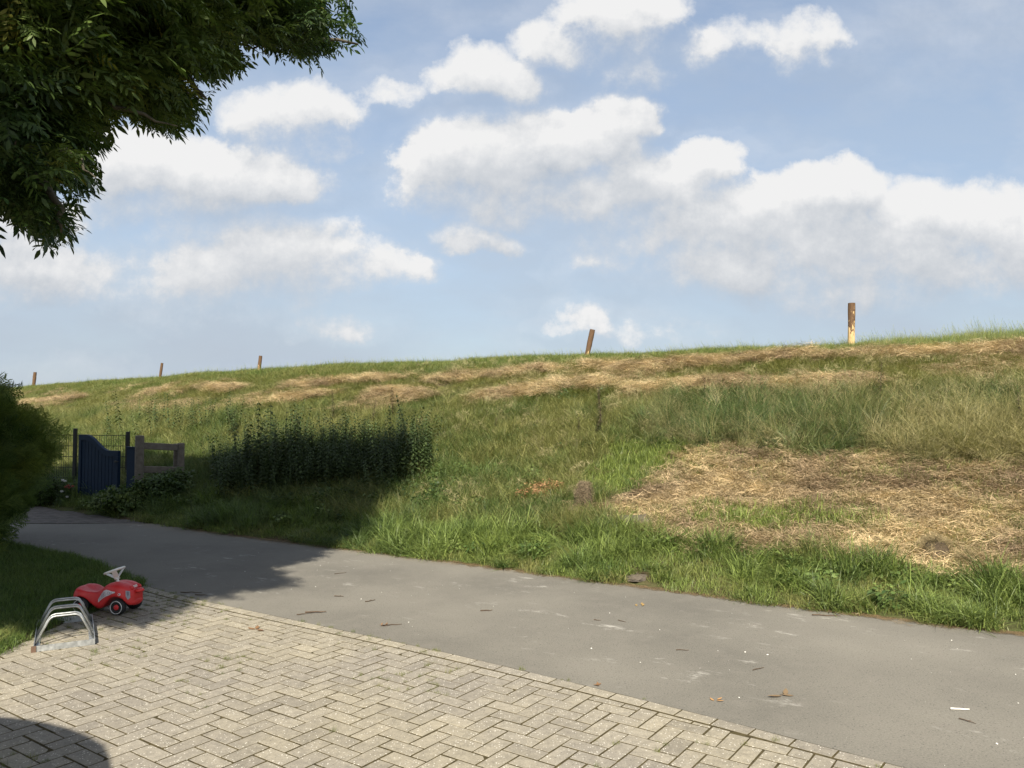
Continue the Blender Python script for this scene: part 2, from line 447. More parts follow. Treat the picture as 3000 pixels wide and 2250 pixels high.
# pavers
def paver_mat(name, byobj):
    m, t, b, o = mat(name, 0.82, 0.35)
    P = wpos(t)
    if byobj:
        v = t.sep(t.new('ShaderNodeObjectInfo').outputs['Color'])[0]
    else:
        v = t.new('ShaderNodeAttribute', attribute_type='GEOMETRY', attribute_name='bv').outputs['Fac']
    lg = t.noise(P, 0.75, 4, 0.55)
    col = t.mix(t.rng(v, 0, 1), c4((0.200, 0.178, 0.136)), c4((0.292, 0.259, 0.194)))
    col = t.mix(t.rng(lg, 0.42, 0.58, 0, 0.80), col, t.mix(v, c4((0.185, 0.166, 0.140)), c4((0.250, 0.226, 0.186))))
    gr = t.noise(P, 120, 5, 0.85); md = t.noise(P, 20, 6, 0.7)
    k = t.rng(gr, 0.28, 0.72, 0.62, 1.34); col = t.vmath('MULTIPLY', col, t.comb(k, k, k))
    k2 = t.rng(md, 0.3, 0.7, 0.74, 1.18); col = t.vmath('MULTIPLY', col, t.comb(k2, k2, k2))
    vo = t.new('ShaderNodeTexVoronoi', feature='F1'); vo.inputs['Scale'].default_value = 82; t.link(P, vo.inputs['Vector'])
    rs = t.sep(vo.outputs['Color'])
    wf = t.math('MULTIPLY', t.math('LESS_THAN', vo.outputs['Distance'], 0.30), t.math('GREATER_THAN', rs[0], 0.78))
    df = t.math('MULTIPLY', t.math('LESS_THAN', vo.outputs['Distance'], 0.25), t.math('GREATER_THAN', rs[1], 0.84))
    col = t.mix(t.math('MULTIPLY', wf, 0.8), col, c4((0.58, 0.55, 0.48)))
    col = t.mix(t.math('MULTIPLY', df, 0.7), col, c4((0.05, 0.045, 0.04)))
    t.link(col, b.inputs['Base Color'])
    bump(t, b, t.math('ADD', gr, md), 0.55, 0.003)
    return m
M_pav_o = paver_mat('concrete_paver', True)
M_pav_m = paver_mat('concrete_paver_far', False)
M_joint = plain('joint_sand_and_moss', (0.056, 0.045, 0.022), 0.95, 0.1, 0.6, 22, bmp=0.5)
M_clink = plain('clinker_brick', (0.105, 0.092, 0.080), 0.85, 0.25, 0.35, 6)

# ------------------------------------------------------------------ scattering
def coll(name, objs):
    c = bpy.data.collections.new(name)
    for o in objs: c.objects.link(o)
    return c
def strips_mesh(name, strips, m):
    """strips: list of (left points, right points, value)"""
    v = []; f = []; bv = []
    for L, Rr, val in strips:
        o = len(v); n = len(L)
        for a, b_ in zip(L, Rr):
            v.append(a); v.append(b_); bv += [val, val]
        for i in range(n - 1):
            f.append((o + 2 * i, o + 2 * i + 1, o + 2 * i + 3, o + 2 * i + 2))
    me = make_mesh(name, v, f, m)
    at = me.attributes.new('bv', 'FLOAT', 'POINT'); at.data.foreach_set('value', bv)
    return me
def blade(base, az, h, droop, wdt, seg=3, lean0=0.15, twist=0.0):
    """one grass blade curving over towards az"""
    d = Vector((math.cos(az), math.sin(az), 0)); sd = Vector((-math.sin(az + twist), math.cos(az + twist), 0))
    L = []; Rr = []; p_ = Vector(base); ang = lean0; st = h / seg
    for i in range(seg + 1):
        k = 1 - i / seg; ww = wdt * (0.15 + 0.85 * min(1, k * 1.5)) / 2
        L.append(p_ - sd * ww); Rr.append(p_ + sd * ww)
        p_ = p_ + (d * math.sin(ang) + Vector((0, 0, 1)) * math.cos(ang)) * st
        ang += droop / seg
    return L, Rr
def tuft(name, m, n, rad, h, droop, wdt, rs, lean=(0.05, 0.4), bias=None, seg=3, stalks=0):
    r = random.Random(rs); st = []
    for i in range(n):
        a = r.uniform(0, 2 * math.pi); q = rad * math.sqrt(r.random())
        az = r.uniform(0, 2 * math.pi)
        if bias is not None and r.random() < bias[1]: az = bias[0] + r.gauss(0, 0.5)
        L, Rr = blade((q * math.cos(a), q * math.sin(a), -0.01), az, r.uniform(*h), r.uniform(*droop), r.uniform(*wdt), seg, r.uniform(*lean), r.uniform(-1, 1))
        st.append((L, Rr, r.random()))
    for i in range(stalks):
        a = r.uniform(0, 6.28); q = rad * r.random(); az = r.uniform(0, 6.28)
        hh = h[1] * r.uniform(1.05, 1.35)
        L, Rr = blade((q * math.cos(a), q * math.sin(a), 0), az, hh, 0.5, 0.003, 3, 0.1)
        st.append((L, Rr, 0.95))
        top = (L[-1] + Rr[-1]) / 2; pr = (L[-2] + Rr[-2]) / 2; dr = (top - pr).normalized()
        for k in range(7):
            b0 = top - dr * (0.018 * k); az2 = r.uniform(0, 6.28)
            L2, R2 = blade(b0, az2, 0.025, 0.2, 0.004, 1, 0.5); st.append((L2, R2, 1.0))
    return obj(name, strips_mesh(name, st, m), link=False)
def litter(name, m, n, rad, ln, wdt, rs, along=None, lift=0.05):
    r = random.Random(rs); st = []
    for i in range(n):
        a = r.uniform(0, 6.28); q = rad * math.sqrt(r.random())
        c = Vector((q * math.cos(a), q * math.sin(a), r.uniform(0, lift)))
        az = r.uniform(0, 6.28) if along is None else r.gauss(0, along) + (math.pi if r.random() < .5 else 0)
        l = r.uniform(*ln); d = Vector((math.cos(az), math.sin(az), r.gauss(0, 0.16 if along is None else 0.10))).normalized()
        sd = d.cross(Vector((0, 0, 1))).normalized(); tilt = Vector((0, 0, r.uniform(-.7, .7)))
        sd = (sd + tilt).normalized(); ww = r.uniform(*wdt) / 2; bow = r.uniform(-0.12, 0.2) * l
        L = []; Rr = []
        for k in (-1, 0, 1):
            p_ = c + d * (l / 2 * k) + Vector((0, 0, bow * (1 - k * k))) + d.cross(Vector((0, 0, 1))) * (0.1 * l * k * k * r.choice((-1, 1)))
            L.append(p_ - sd * ww * (1 - .5 * abs(k))); Rr.append(p_ + sd * ww * (1 - .5 * abs(k)))
        st.append((L, Rr, r.random()))
    return obj(name, strips_mesh(name, st, m), link=False)

_gn = {}
def gn_tree(c):
    if c.name in _gn: return _gn[c.name]
    t = bpy.data.node_groups.new('scatter_' + c.name, 'GeometryNodeTree')
    t.interface.new_socket('Geometry', in_out='INPUT', socket_type='NodeSocketGeometry')
    t.interface.new_socket('Geometry', in_out='OUTPUT', socket_type='NodeSocketGeometry')
    n = t.nodes; gi = n.new('NodeGroupInput'); go = n.new('NodeGroupOutput')
    ci = n.new('GeometryNodeCollectionInfo'); ci.inputs['Collection'].default_value = c
    ci.inputs['Separate Children'].default_value = True; ci.inputs['Reset Children'].default_value = True
    ip = n.new('GeometryNodeInstanceOnPoints'); ip.inputs['Pick Instance'].default_value = True
    def na(nm, ty):
        a = n.new('GeometryNodeInputNamedAttribute'); a.data_type = ty; a.inputs['Name'].default_value = nm
        return a.outputs['Attribute']
    t.links.new(gi.outputs[0], ip.inputs['Points']); t.links.new(ci.outputs[0], ip.inputs['Instance'])
    t.links.new(na('idx', 'INT'), ip.inputs['Instance Index'])
    e2r = n.new('FunctionNodeEulerToRotation'); t.links.new(na('rot', 'FLOAT_VECTOR'), e2r.inputs[0])
    t.links.new(e2r.outputs[0], ip.inputs['Rotation'])
    t.links.new(na('scl', 'FLOAT_VECTOR'), ip.inputs['Scale'])
    t.links.new(ip.outputs[0], go.inputs[0])
    _gn[c.name] = t
    return t
def scatter(name, c, pts, rot, scl, colr, idx=None, parent=None):
    n = len(pts); pts = np.asarray(pts, float)
    me = bpy.data.meshes.new(name); me.vertices.add(n)
    me.vertices.foreach_set('co', pts.astype(np.float32).ravel())
    scl = np.asarray(scl, float)
    if scl.ndim == 1: scl = np.repeat(scl[:, None], 3, 1)
    if idx is None: idx = rng.integers(0, len(c.objects), n)
    a = me.attributes.new('rot', 'FLOAT_VECTOR', 'POINT'); a.data.foreach_set('vector', np.asarray(rot, np.float32).ravel())
    a = me.attributes.new('scl', 'FLOAT_VECTOR', 'POINT'); a.data.foreach_set('vector', scl.astype(np.float32).ravel())
    a = me.attributes.new('idx', 'INT', 'POINT'); a.data.foreach_set('value', np.asarray(idx, np.int32))
    a = me.attributes.new('col', 'FLOAT_COLOR', 'POINT')
    colr = np.asarray(colr, float)
    if colr.shape[1] == 3: colr = np.concatenate([colr, np.ones((n, 1))], 1)
    a.data.foreach_set('color', colr.astype(np.float32).ravel())
    o = obj(name, me, parent)
    md = o.modifiers.new('scatter', 'NODES'); md.node_group = gn_tree(c)
    return o
def inpoly(x, y, poly):
    x = np.asarray(x, float); y = np.asarray(y, float)
    r = np.zeros(x.shape, bool); n = len(poly)
    for i in range(n):
        x1, y1 = poly[i]; x2, y2 = poly[(i + 1) % n]
        c = ((y1 > y) != (y2 > y)) & (x < (x2 - x1) * (y - y1) / (y2 - y1 + 1e-12) + x1)
        r ^= c
    return r

# ================================================================== TERRAIN
def spaced(lo, hi, inner_lo, inner_hi, step, grow=1.09):
    a = list(np.arange(inner_lo, inner_hi + 1e-6, step))
    s_ = step; v_ = inner_hi
    while v_ < hi: s_ *= grow; v_ += s_; a.append(v_)
    s_ = step; v_ = inner_lo; pre = []
    while v_ > lo: s_ *= grow; v_ -= s_; pre.append(v_)
    return np.array(pre[::-1] + a)
gx = spaced(-2500, 2500, -14, 10, 0.085); gy = spaced(-2500, 2500, 2.5, 22, 0.085)
GX, GY = np.meshgrid(gx, gy)
GZ = height(GX, GY)
d_ = np.hypot(GX, GY); GZ = np.where(d_ > 150, GZ * np.clip((400 - d_) / 250, 0, 1), GZ)
nx, ny = len(gx), len(gy)
me = bpy.data.meshes.new('ground')
me.vertices.add(nx * ny); me.vertices.foreach_set('co', np.stack([GX, GY, GZ], -1).astype(np.float32).ravel())
ii = (np.arange(ny - 1)[:, None] * nx + np.arange(nx - 1)[None, :]).ravel()
q = np.stack([ii, ii + 1, ii + nx + 1, ii + nx], 1).astype(np.int32)
me.loops.add(q.size); me.loops.foreach_set('vertex_index', q.ravel())
me.polygons.add(len(q)); me.polygons.foreach_set('loop_start', np.arange(0, q.size, 4, dtype=np.int32))
me.polygons.foreach_set('loop_total', np.full(len(q), 4, np.int32))
me.polygons.foreach_set('use_smooth', np.ones(len(q), bool))
me.materials.append(M_soil); me.update(); me.validate()
o = obj('ground', me); tag(o, 'grassed dike and flat ground around the lane', kind='structure')

# ------------------------------------------------------------------ asphalt lane
xs = np.concatenate([np.arange(-8.8, 6, 0.12), np.arange(6, 30, 1.0)])
v = []; f = []
NB = 10
for x in xs:
    a = ynear(x); bb = yfar(x) + 0.02
    ca_ = 11.95 + 0.03 * math.sin(x * 3)          # the asphalt ends here, brick goes on to the gate
    for k in range(NB + 1):
        y = a + (bb - a) * k / NB
        wob = (0.05 * (float(fbm(x, 3.0, 2.5, 3, 4)) - .5) if k == NB else 0)
        v.append((x, min(y + wob, max(ca_, a)) if x < -5 else y + wob, 0.0))
for i in range(len(xs) - 1):
    for k in range(NB):
        q_ = (i * (NB + 1) + k, (i + 1) * (NB + 1) + k, (i + 1) * (NB + 1) + k + 1, i * (NB + 1) + k + 1)
        f.append(q_)
o = obj('lane', make_mesh('lane', v, f, M_asph)); tag(o, 'narrow worn grey asphalt lane', kind='structure')

# brick path between lane and gate
path = empty('brick_path', (0, 0, 0)); tag(path, 'reddish brick path in front of the blue gate', kind='structure')
mb = MB(); mbed = MB()
pts = []
for x in np.arange(-10.2, -5.2, 0.1):
    y0 = max(11.97, ynear(x) + .0); y1 = min(yfar(x) + 0.05, 14.6)
    if y1 > y0: pts.append((x, y0, y1))
v = []; f = []
for i, (x, y0, y1) in enumerate(pts):
    v += [(x, y0, -0.008), (x, y1, -0.008)]
    if i: f.append((2 * i - 2, 2 * i, 2 * i + 1, 2 * i - 1))
obj('bedding', make_mesh('bedding', v, f, M_joint), path)
for r_ in range(28):
    y = 12.03 + r_ * 0.106
    for c_ in range(26):
        x = -10.1 + c_ * 0.213 + (0.1 if r_ % 2 else 0)
        if ynear(x) + 0.05 < y < yfar(x) - 0.02 and y < 14.4:
            mb.box((x, y, -0.02 + random.uniform(-.002, .002)), (0.204, 0.098, 0.05), bev=0.004)
tag(mb.build('brick', M_clink, path), kind='stuff')

# ================================================================== HERRINGBONE PAVING
pave = empty('paving', (0, 0, 0)); tag(pave, 'beige concrete pavers in herringbone with mossy joints', kind='structure')
bx = np.arange(-9, 7.5, 0.1); v = []; f = []
for i, x in enumerate(bx):
    v += [(x, -5, -0.0010), (x, float(ynear(x)) if x > LAWN_X else 5.35, -0.0010)]
    if i: f.append((2 * i - 2, 2 * i, 2 * i + 1, 2 * i - 1))
obj('bedding', make_mesh('bedding', v, f, M_joint), pave)
PL, PW, JT = 0.211, 0.1055, 0.0105
ANG = R(55.0)
ca, sa = math.cos(ANG), math.sin(ANG)
def clip_poly(poly, a, b_, c):       # keep a*x+b*y<=c
    out_ = []
    for i in range(len(poly)):
        p1, p2 = poly[i], poly[(i + 1) % len(poly)]
        d1 = a * p1[0] + b_ * p1[1] - c; d2 = a * p2[0] + b_ * p2[1] - c
        if d1 <= 0: out_.append(p1)
        if (d1 < 0) != (d2 < 0) and abs(d1 - d2) > 1e-12:
            k = d1 / (d1 - d2); out_.append((p1[0] + (p2[0] - p1[0]) * k, p1[1] + (p2[1] - p1[1]) * k))
    return out_
def area(p_): return 0.5 * abs(sum(p_[i][0] * p_[(i + 1) % len(p_)][1] - p_[(i + 1) % len(p_)][0] * p_[i][1] for i in range(len(p_))))
def prism(poly, cx, cy, top, bev=0.0012, dep=0.05):
    """bevelled paver from an outline (about its own centre)"""
    n = len(poly); P_ = [Vector((a - cx, b_ - cy)) for a, b_ in poly]
    if sum(P_[i].x * P_[(i + 1) % n].y - P_[(i + 1) % n].x * P_[i].y for i in range(n)) < 0: P_.reverse()
    ins = [q_ * (1 - bev / max(q_.length, 0.02) * 1.3) for q_ in P_]
    vs = [(q_.x, q_.y, -dep) for q_ in P_] + [(q_.x, q_.y, -bev) for q_ in P_] + [(q_.x, q_.y, 0.0) for q_ in ins]
    fs = []
    for r_ in range(2):
        for i in range(n):
            j = (i + 1) % n; fs.append((r_ * n + i, r_ * n + j, r_ * n + n + j, r_ * n + n + i))
    fs.append(tuple(range(2 * n, 3 * n)))
    return vs, fs
bricks = []      # (poly, centre, whole?, rotation)
BORD = 0.112     # width of the border course
def half_planes_near(cx):
    """line of the lane edge (offset inwards) near cx"""
    x0, x1 = cx - 0.15, cx + 0.15
    y0, y1 = float(ynear(x0)), float(ynear(x1))
    nx_, ny_ = -(y1 - y0), (x1 - x0); l = math.hypot(nx_, ny_); nx_ /= l; ny_ /= l
    return nx_, ny_, nx_ * x0 + ny_ * y0
for a in range(-60, 60):
    for b_ in range(-60, 60):
        k = (a - b_) % 4
        if k == 0: r0 = (a * PW, b_ * PW, a * PW + PL, b_ * PW + PW); rr = 0
        elif k == 3: r0 = (a * PW, b_ * PW, a * PW + PW, b_ * PW + PL); rr = 1
        else: continue
        j = JT / 2 + random.uniform(-.0012, .0012)
        loc = [(r0[0] + j, r0[1] + j), (r0[2] - j, r0[1] + j), (r0[2] - j, r0[3] - j), (r0[0] + j, r0[3] - j)]
        OX, OY = -1.2, 4.9
        gx_, gy_ = random.gauss(0, .0012), random.gauss(0, .0012)
        loc = [(x_ + gx_ + random.gauss(0, .0011), y_ + gy_ + random.gauss(0, .0011)) for x_, y_ in loc]
        if random.random() < .12:      # chipped corner
            k0 = random.randrange(4); p0_, p1_, pm_ = loc[k0], loc[(k0 + 1) % 4], loc[k0 - 1]; cc = random.uniform(.008, .022)
            def tow(a_, b_): l_ = math.dist(a_, b_); return (a_[0] + (b_[0] - a_[0]) * cc / l_, a_[1] + (b_[1] - a_[1]) * cc / l_)
            loc = loc[:k0] + [tow(p0_, pm_), tow(p0_, p1_)] + loc[k0 + 1:]
        poly = [(OX + x * ca - y * sa, OY + x * sa + y * ca) for x, y in loc]
        cx = sum(p_[0] for p_ in poly) / len(poly); cy = sum(p_[1] for p_ in poly) / len(poly)
        if not (-6.5 < cx < 5 and 0.6 < cy < 8): continue
        A0 = area(poly)
        n1_, n2_, c0 = half_planes_near(cx)
        q_ = clip_poly(poly, n1_, n2_, c0 - BORD - JT)
        if len(q_) < 3: continue
        if cy > 5.33: q_ = clip_poly(q_, -1, 0, -LAWN_X + 0.02)
        elif cx < LAWN_X: q_ = clip_poly(q_, 0, 1, 5.34)
        if len(q_) < 3 or area(q_) < 0.0012: continue
        whole = abs(area(q_) - A0) < 1e-6 and len(q_) == 4
        bricks.append((q_, (sum(p_[0] for p_ in q_) / len(q_), sum(p_[1] for p_ in q_) / len(q_)), whole, rr))
# border course along the lane
x = LAWN_X
while x < 5.0:
    n1_, n2_, c0 = half_planes_near(x + 0.08)
    tx, ty = n2_, -n1_
    y = float(ynear(x)); l = PL - JT
    ofs = JT * 0.5
    p0 = (x - n1_ * ofs, y - n2_ * ofs)
    poly = [p0, (p0[0] + tx * l, p0[1] + ty * l), (p0[0] + tx * l - n1_ * (PW - JT), p0[1] + ty * l - n2_ * (PW - JT)), (p0[0] - n1_ * (PW - JT), p0[1] - n2_ * (PW - JT))]
    bricks.append((poly, (sum(p_[0] for p_ in poly) / 4, sum(p_[1] for p_ in poly) / 4), False, 2))
    x += tx * PL
def vis(cx, cy):
    px, py = project(np.array(cx), np.array(cy), np.array(0.0))
    return -30 < px < 3030 and py < 2290
seen = [b_ for b_ in bricks if vis(*b_[1])]
unseen = [b_ for b_ in bricks if not vis(*b_[1])]
seen.sort(key=lambda b_: b_[1][1])
def tiltmat(cx, cy):
    return random.gauss(0, 0.0035), random.gauss(0, 0.0035)
near_b, far_b = seen[:292], seen[292:] + unseen
stdm = {}
for (poly, (cx, cy), whole, rr) in near_b:
    top = random.uniform(0.0003, 0.0014)
    key = (rr, random.randrange(14)) if whole else None
    if key and key in stdm: me = stdm[key]
    else:
        vs, fs = prism(poly, cx, cy, 0)
        me = make_mesh('brick', vs, fs, M_pav_o)
        if key: stdm[key] = me
    o = obj('brick', me, pave); o.location = (cx, cy, top)
    o.rotation_euler = (*tiltmat(cx, cy), random.gauss(0, 0.006))
    vv = min(1, max(0, random.gauss(0.52, 0.20))); o.color = (vv, vv, vv, 1)
v = []; f = []; bv = []
for (poly, (cx, cy), whole, rr) in far_b:
    vs, fs = prism(poly, cx, cy, 0); top = random.uniform(0.0003, 0.0014); tx, ty = tiltmat(cx, cy)
    o0 = len(v); v += [(a + cx, b_ + cy, c_ + top + a * ty + b_ * tx) for a, b_, c_ in vs]
    f += [tuple(i + o0 for i in q_) for q_ in fs]; bv += [min(1, max(0, random.gauss(0.52, 0.20)))] * len(vs)
me = make_mesh('brick', v, f, M_pav_m)
at = me.attributes.new('bv', 'FLOAT', 'POINT'); at.data.foreach_set('value', bv)
tag(obj('brick', me, pave), kind='stuff')

# ================================================================== GRASS SOURCES
M_blade = foliage_mat('grass_blade', 0.34, True, rough=0.45, var=0.55)
M_straw = foliage_mat('straw', 0.15, True, rough=0.6, var=0.65, spec=0.2)
C_lush = coll('tuft_lush', [tuft('lush_%d' % i, M_blade, 55, 0.085, (0.13, 0.30), (0.7, 2.0), (0.004, 0.0075), 10 + i, (0.1, 0.7), seg=4) for i in range(5)])
C_short = coll('tuft_short', [tuft('short_%d' % i, M_blade, 48, 0.10, (0.04, 0.12), (0.2, 1.3), (0.003, 0.0055), 30 + i, (0.05, 0.8), seg=2) for i in range(4)])
C_mead = coll('tuft_meadow', [tuft('meadow_%d' % i, M_blade, 50, 0.11, (0.14, 0.36), (0.5, 2.1), (0.003, 0.006), 50 + i, (0.1, 0.9), seg=4) for i in range(5)])
C_tall = coll('tuft_tall', [tuft('tall_%d' % i, M_blade, 44, 0.10, (0.35, 0.75), (0.9, 2.3), (0.003, 0.006), 70 + i, (0.05, 0.6), bias=(R(-100), 0.55), seg=5, stalks=1) for i in range(5)])
C_crest = coll('tuft_crest', [tuft('crest_%d' % i, M_blade, 26, 0.10, (0.08, 0.24), (0.3, 1.1), (0.003, 0.005), 90 + i, (0.1, 0.5), bias=(R(5), 0.7), seg=3, stalks=(1 if i == 0 else 0)) for i in range(4)])
C_litter = coll('litter_straw', [litter('litter_%d' % i, M_straw, 75, 0.16, (0.04, 0.17), (0.0018, 0.0045), 110 + i) for i in range(5)])
C_hay = coll('litter_hay', [litter('hay_%d' % i, M_straw, 85, 0.22, (0.08, 0.34), (0.0018, 0.0042), 130 + i, along=0.62, lift=0.11) for i in range(5)])

def leafshape(L, wd, base, d, nrm, segs=2, fold=0.0):
    """an ovate leaf as a strip; returns left and right points"""
    d = d.normalized(); sd = d.cross(nrm).normalized(); a = []; b_ = []
    prof = [0.0, 0.75, 1.0, 0.55, 0.02] if segs == 4 else ([0.05, 1.0, 0.8, 0.03] if segs == 3 else [0.15, 1.0, 0.03])
    for i, k in enumerate(prof):
        p_ = base + d * (L * i / (len(prof) - 1)) - nrm * (fold * L * (i / (len(prof) - 1)) ** 2)
        a.append(p_ - sd * wd / 2 * k); b_.append(p_ + sd * wd / 2 * k)
    return a, b_
def broad(name, m, n, rs, hgt=0.18, rad=0.13, size=(0.04, 0.08)):
    r = random.Random(rs); st = []
    for i in range(n):
        a = r.uniform(0, 6.28); q = rad * math.sqrt(r.random()); z = hgt * r.uniform(.2, 1)
        d = Vector((math.cos(a + r.gauss(0, .5)), math.sin(a + r.gauss(0, .5)), r.uniform(-.4, .5)))
        L, Rr = leafshape(r.uniform(*size), r.uniform(*size) * 0.55, Vector((q * math.cos(a), q * math.sin(a), z)), d, Vector((r.gauss(0, .4), r.gauss(0, .4), 1)).normalized(), 3, 0.25)
        st.append((L, Rr, r.random()))
    return obj(name, strips_mesh(name, st, m), link=False)
M_leafi = foliage_mat('weed_leaf', 0.3, True, rough=0.5, var=0.4)
C_weed = coll('tuft_weed', [broad('weed_%d' % i, M_leafi, 42, 150 + i) for i in range(4)])

# ================================================================== DIKE VEGETATION
def sample(x0, x1, y0, y1, dens):
    n = int((x1 - x0) * (y1 - y0) * dens)
    x = rng.uniform(x0, x1, n); y = rng.uniform(y0, y1, n)
    return x, y
bands = [(-4.5, 9, 3.5, 10, 330), (-9, 11, 10, 16, 210), (-20, 12, 16, 24, 105), (-42, 2, 22, 34, 62), (-62, -10, 34, 60, 28)]
X = []; Y = []
for b_ in bands:
    x, y = sample(*b_); X.append(x); Y.append(y)
X = np.concatenate(X); Y = np.concatenate(Y)
U = ufrac(X, Y)
edge = (fbm(X, Y, 2.3, 3, 61) - .5) * 0.22 - 0.02      # uneven border of the verge
k = (Y > yfar(X) + edge) & (U < 1.12) & (np.abs(X / Y) < 0.85) & (X > -60)
gate_clear = (X < -5.9) & (Y < 15.0) & (Y < yfar(X) + 0.15)
k &= ~gate_clear
for (a_, b_, r0_) in ((1862, 1522, .20), (1866, 1702, .20), (1205, 1558, .17), (2745, 1625, .13)):
    g_ = ground_at(a_, b_, False); k &= np.hypot(X - g_.x, (Y - g_.y + .06) * .8) > r0_
X = X[k]; Y = Y[k]; U = U[k]; Z = height(X, Y)
PX, PY = project(X, Y, Z)
N = len(X)
jx = PX + 60 * (fbm(X, Y, 2.0, 3, 31) - .5) * 2; jy = PY + 34 * (fbm(X, Y, 2.6, 3, 32) - .5) * 2
STRAW = [(1640, 1500), (1780, 1490), (1860, 1440), (1960, 1395), (2010, 1325), (2300, 1325), (2650, 1345), (3400, 1370), (3400, 1740), (3050, 1735), (2900, 1715), (2700, 1690), (2460, 1660), (2360, 1630), (2200, 1615), (2000, 1590), (1850, 1545)]
GREENSTRIP = [(1960, 1500), (2250, 1490), (2560, 1515), (2620, 1550), (2350, 1560), (2020, 1535)]
WEDGE = [(1780, 1300), (2020, 1300), (2010, 1345), (1950, 1395), (1850, 1440), (1760, 1470), (1700, 1440)]
DRYBAND = [(1950, 1160), (3400, 1130), (3400, 1370), (2650, 1345), (2300, 1325), (1990, 1325), (1880, 1270)]
in_straw = inpoly(jx, jy, STRAW) & ~(inpoly(jx, jy, GREENSTRIP) & (fbm(X, Y, 3, 2, 77) > .42))
in_wedge = inpoly(jx, jy, WEDGE)
in_dry = inpoly(jx, jy, DRYBAND) & ~in_straw
def rowdist(i):
    cl, wd, ht = ROWS[i]
    yy = np.interp(X, cl[:, 0], cl[:, 1], left=1e3, right=1e3)
    return (Y - yy) * 0.82 / wd
patchA = fbm(X, Y, 0.8, 3, 21) - .10 * np.clip((1250 - PX) / 500, 0, 1)
rdA, rdB = np.abs(rowdist(0)), np.abs(rowdist(1))
in_row = ((rdA < .45) & (patchA > .44)) | ((rdB < .5) & (patchA > .47))
verge = (U < 0.10 + 0.05 * (fbm(X, Y, 1.2, 3, 41) - .5)) & ~in_straw & ~in_wedge
verge |= (U < 0.035)
in_strip = inpoly(jx, jy, GREENSTRIP) & ~in_straw
shadyleft = PX < 1250
n1 = fbm(X, Y, 1.1, 4, 51); n2 = fbm(X, Y, 4.0, 3, 52); rnd = rng.random(N)
def lerp(a, b_, t_):
    return np.asarray(a)[None, :] * (1 - t_[:, None]) + np.asarray(b_)[None, :] * t_[:, None]
LUSH = (0.085, 0.128, 0.036); BRIGHT = (0.155, 0.200, 0.052); OLIVE = (0.205, 0.205, 0.072); DKGR = (0.040, 0.078, 0.028)
DRYC = (0.27, 0.235, 0.115); STRAWC = (0.50, 0.385, 0.220); HAYBR = (0.24, 0.175, 0.110); PALE = (0.38, 0.33, 0.18)
sm = lambda v_, a, b_: np.clip((v_ - a) / (b_ - a), 0, 1)
def emit(name, c, m, colr, smin=0.8, smax=1.25, tilt=0.15, lab=None, zoff=0.0, yaw=None, zs=None):
    x, y, z = X[m], Y[m], Z[m] + zoff
    n = len(x)
    rot = np.stack([rng.normal(0, tilt, n), rng.normal(0, tilt, n), rng.uniform(0, 6.283, n) if yaw is None else yaw + rng.normal(0, .12, n)], 1)
    s_ = rng.uniform(smin, smax, n)
    if zs is not None:
        s_ = np.stack([s_, s_, s_ * zs], 1)
    o = scatter(name, c, np.stack([x, y, z], 1), rot, s_, colr)
    tag(o, lab, kind='stuff'); return o
# verge: lush, some tufts larger, bald spots near the lane
bald = ((fbm(X, Y, 1.7, 3, 71) > .57) & (U < .07)) | ((fbm(X, Y, 3.5, 2, 72) > .62) & (U < .035))
near_thin = rng.random(N) < np.clip((n2 - .25) * 3.2, .25, 1)
m = verge & ~bald & (rnd < .85) & near_thin
t_ = sm(n1[m] + .5 * (rng.random(m.sum()) - .5), .3, .7)
emit('verge_grass', C_lush, m, lerp(LUSH, BRIGHT, t_) * rng.uniform(.7, 1.3, (m.sum(), 1)), .55, 1.4, .22, 'lush green grass along the edge of the lane', zs=np.clip(-0.25 + 2.5 * fbm(X, Y, 1.9, 2, 45)[m] * (.6 + .4 * sm(U[m], 0, .03)), .30, 1.35))
m = (U < 0.12) & (rnd < .55)
emit('short_grass', C_short, m, lerp(BRIGHT, OLIVE, sm(n2[m], .3, .7)), .7, 1.3, .1, 'short green grass at the foot of the verge')
m = verge & (n2 > .56) & (rnd < .09) & (U > .02)
emit('weeds', C_weed, m, lerp((0.06, 0.10, 0.026), BRIGHT, rng.random(m.sum())), .5, 1.0, .2, 'low broad-leaved weeds in the verge')
# mown strip - straw litter over short grass
m = (in_straw & (rnd < .30 + .9 * sm(n2, .28, .42))) | (in_strip & (rnd > .5)) | (in_wedge & (rnd > .93))
t_ = sm(fbm(X, Y, 1.5, 3, 81)[m], .3, .7)
emit('straw_litter', C_litter, m, lerp(HAYBR, STRAWC, t_) * rng.uniform(.6, 1.25, (m.sum(), 1)), .7, 1.25, .24, 'mown straw lying on the slope')
m = in_straw & (((n2 > .50) & (rnd < .85)) | (rnd < .34)) & (fbm(X, Y, .9, 2, 83) > .30)
emit('regrowing_grass', C_short, m, lerp(OLIVE, (0.20, 0.24, 0.07), rng.random(m.sum())), .6, 1.2, .2, 'thin green regrowth between the straw')
m = in_wedge | (in_strip & (rnd < .55))
emit('wedge_grass', C_short, m, lerp(BRIGHT, (0.17, 0.21, 0.05), rng.random(m.sum())), 1.0, 2.0, .1, 'bright short grass between the mown strips')
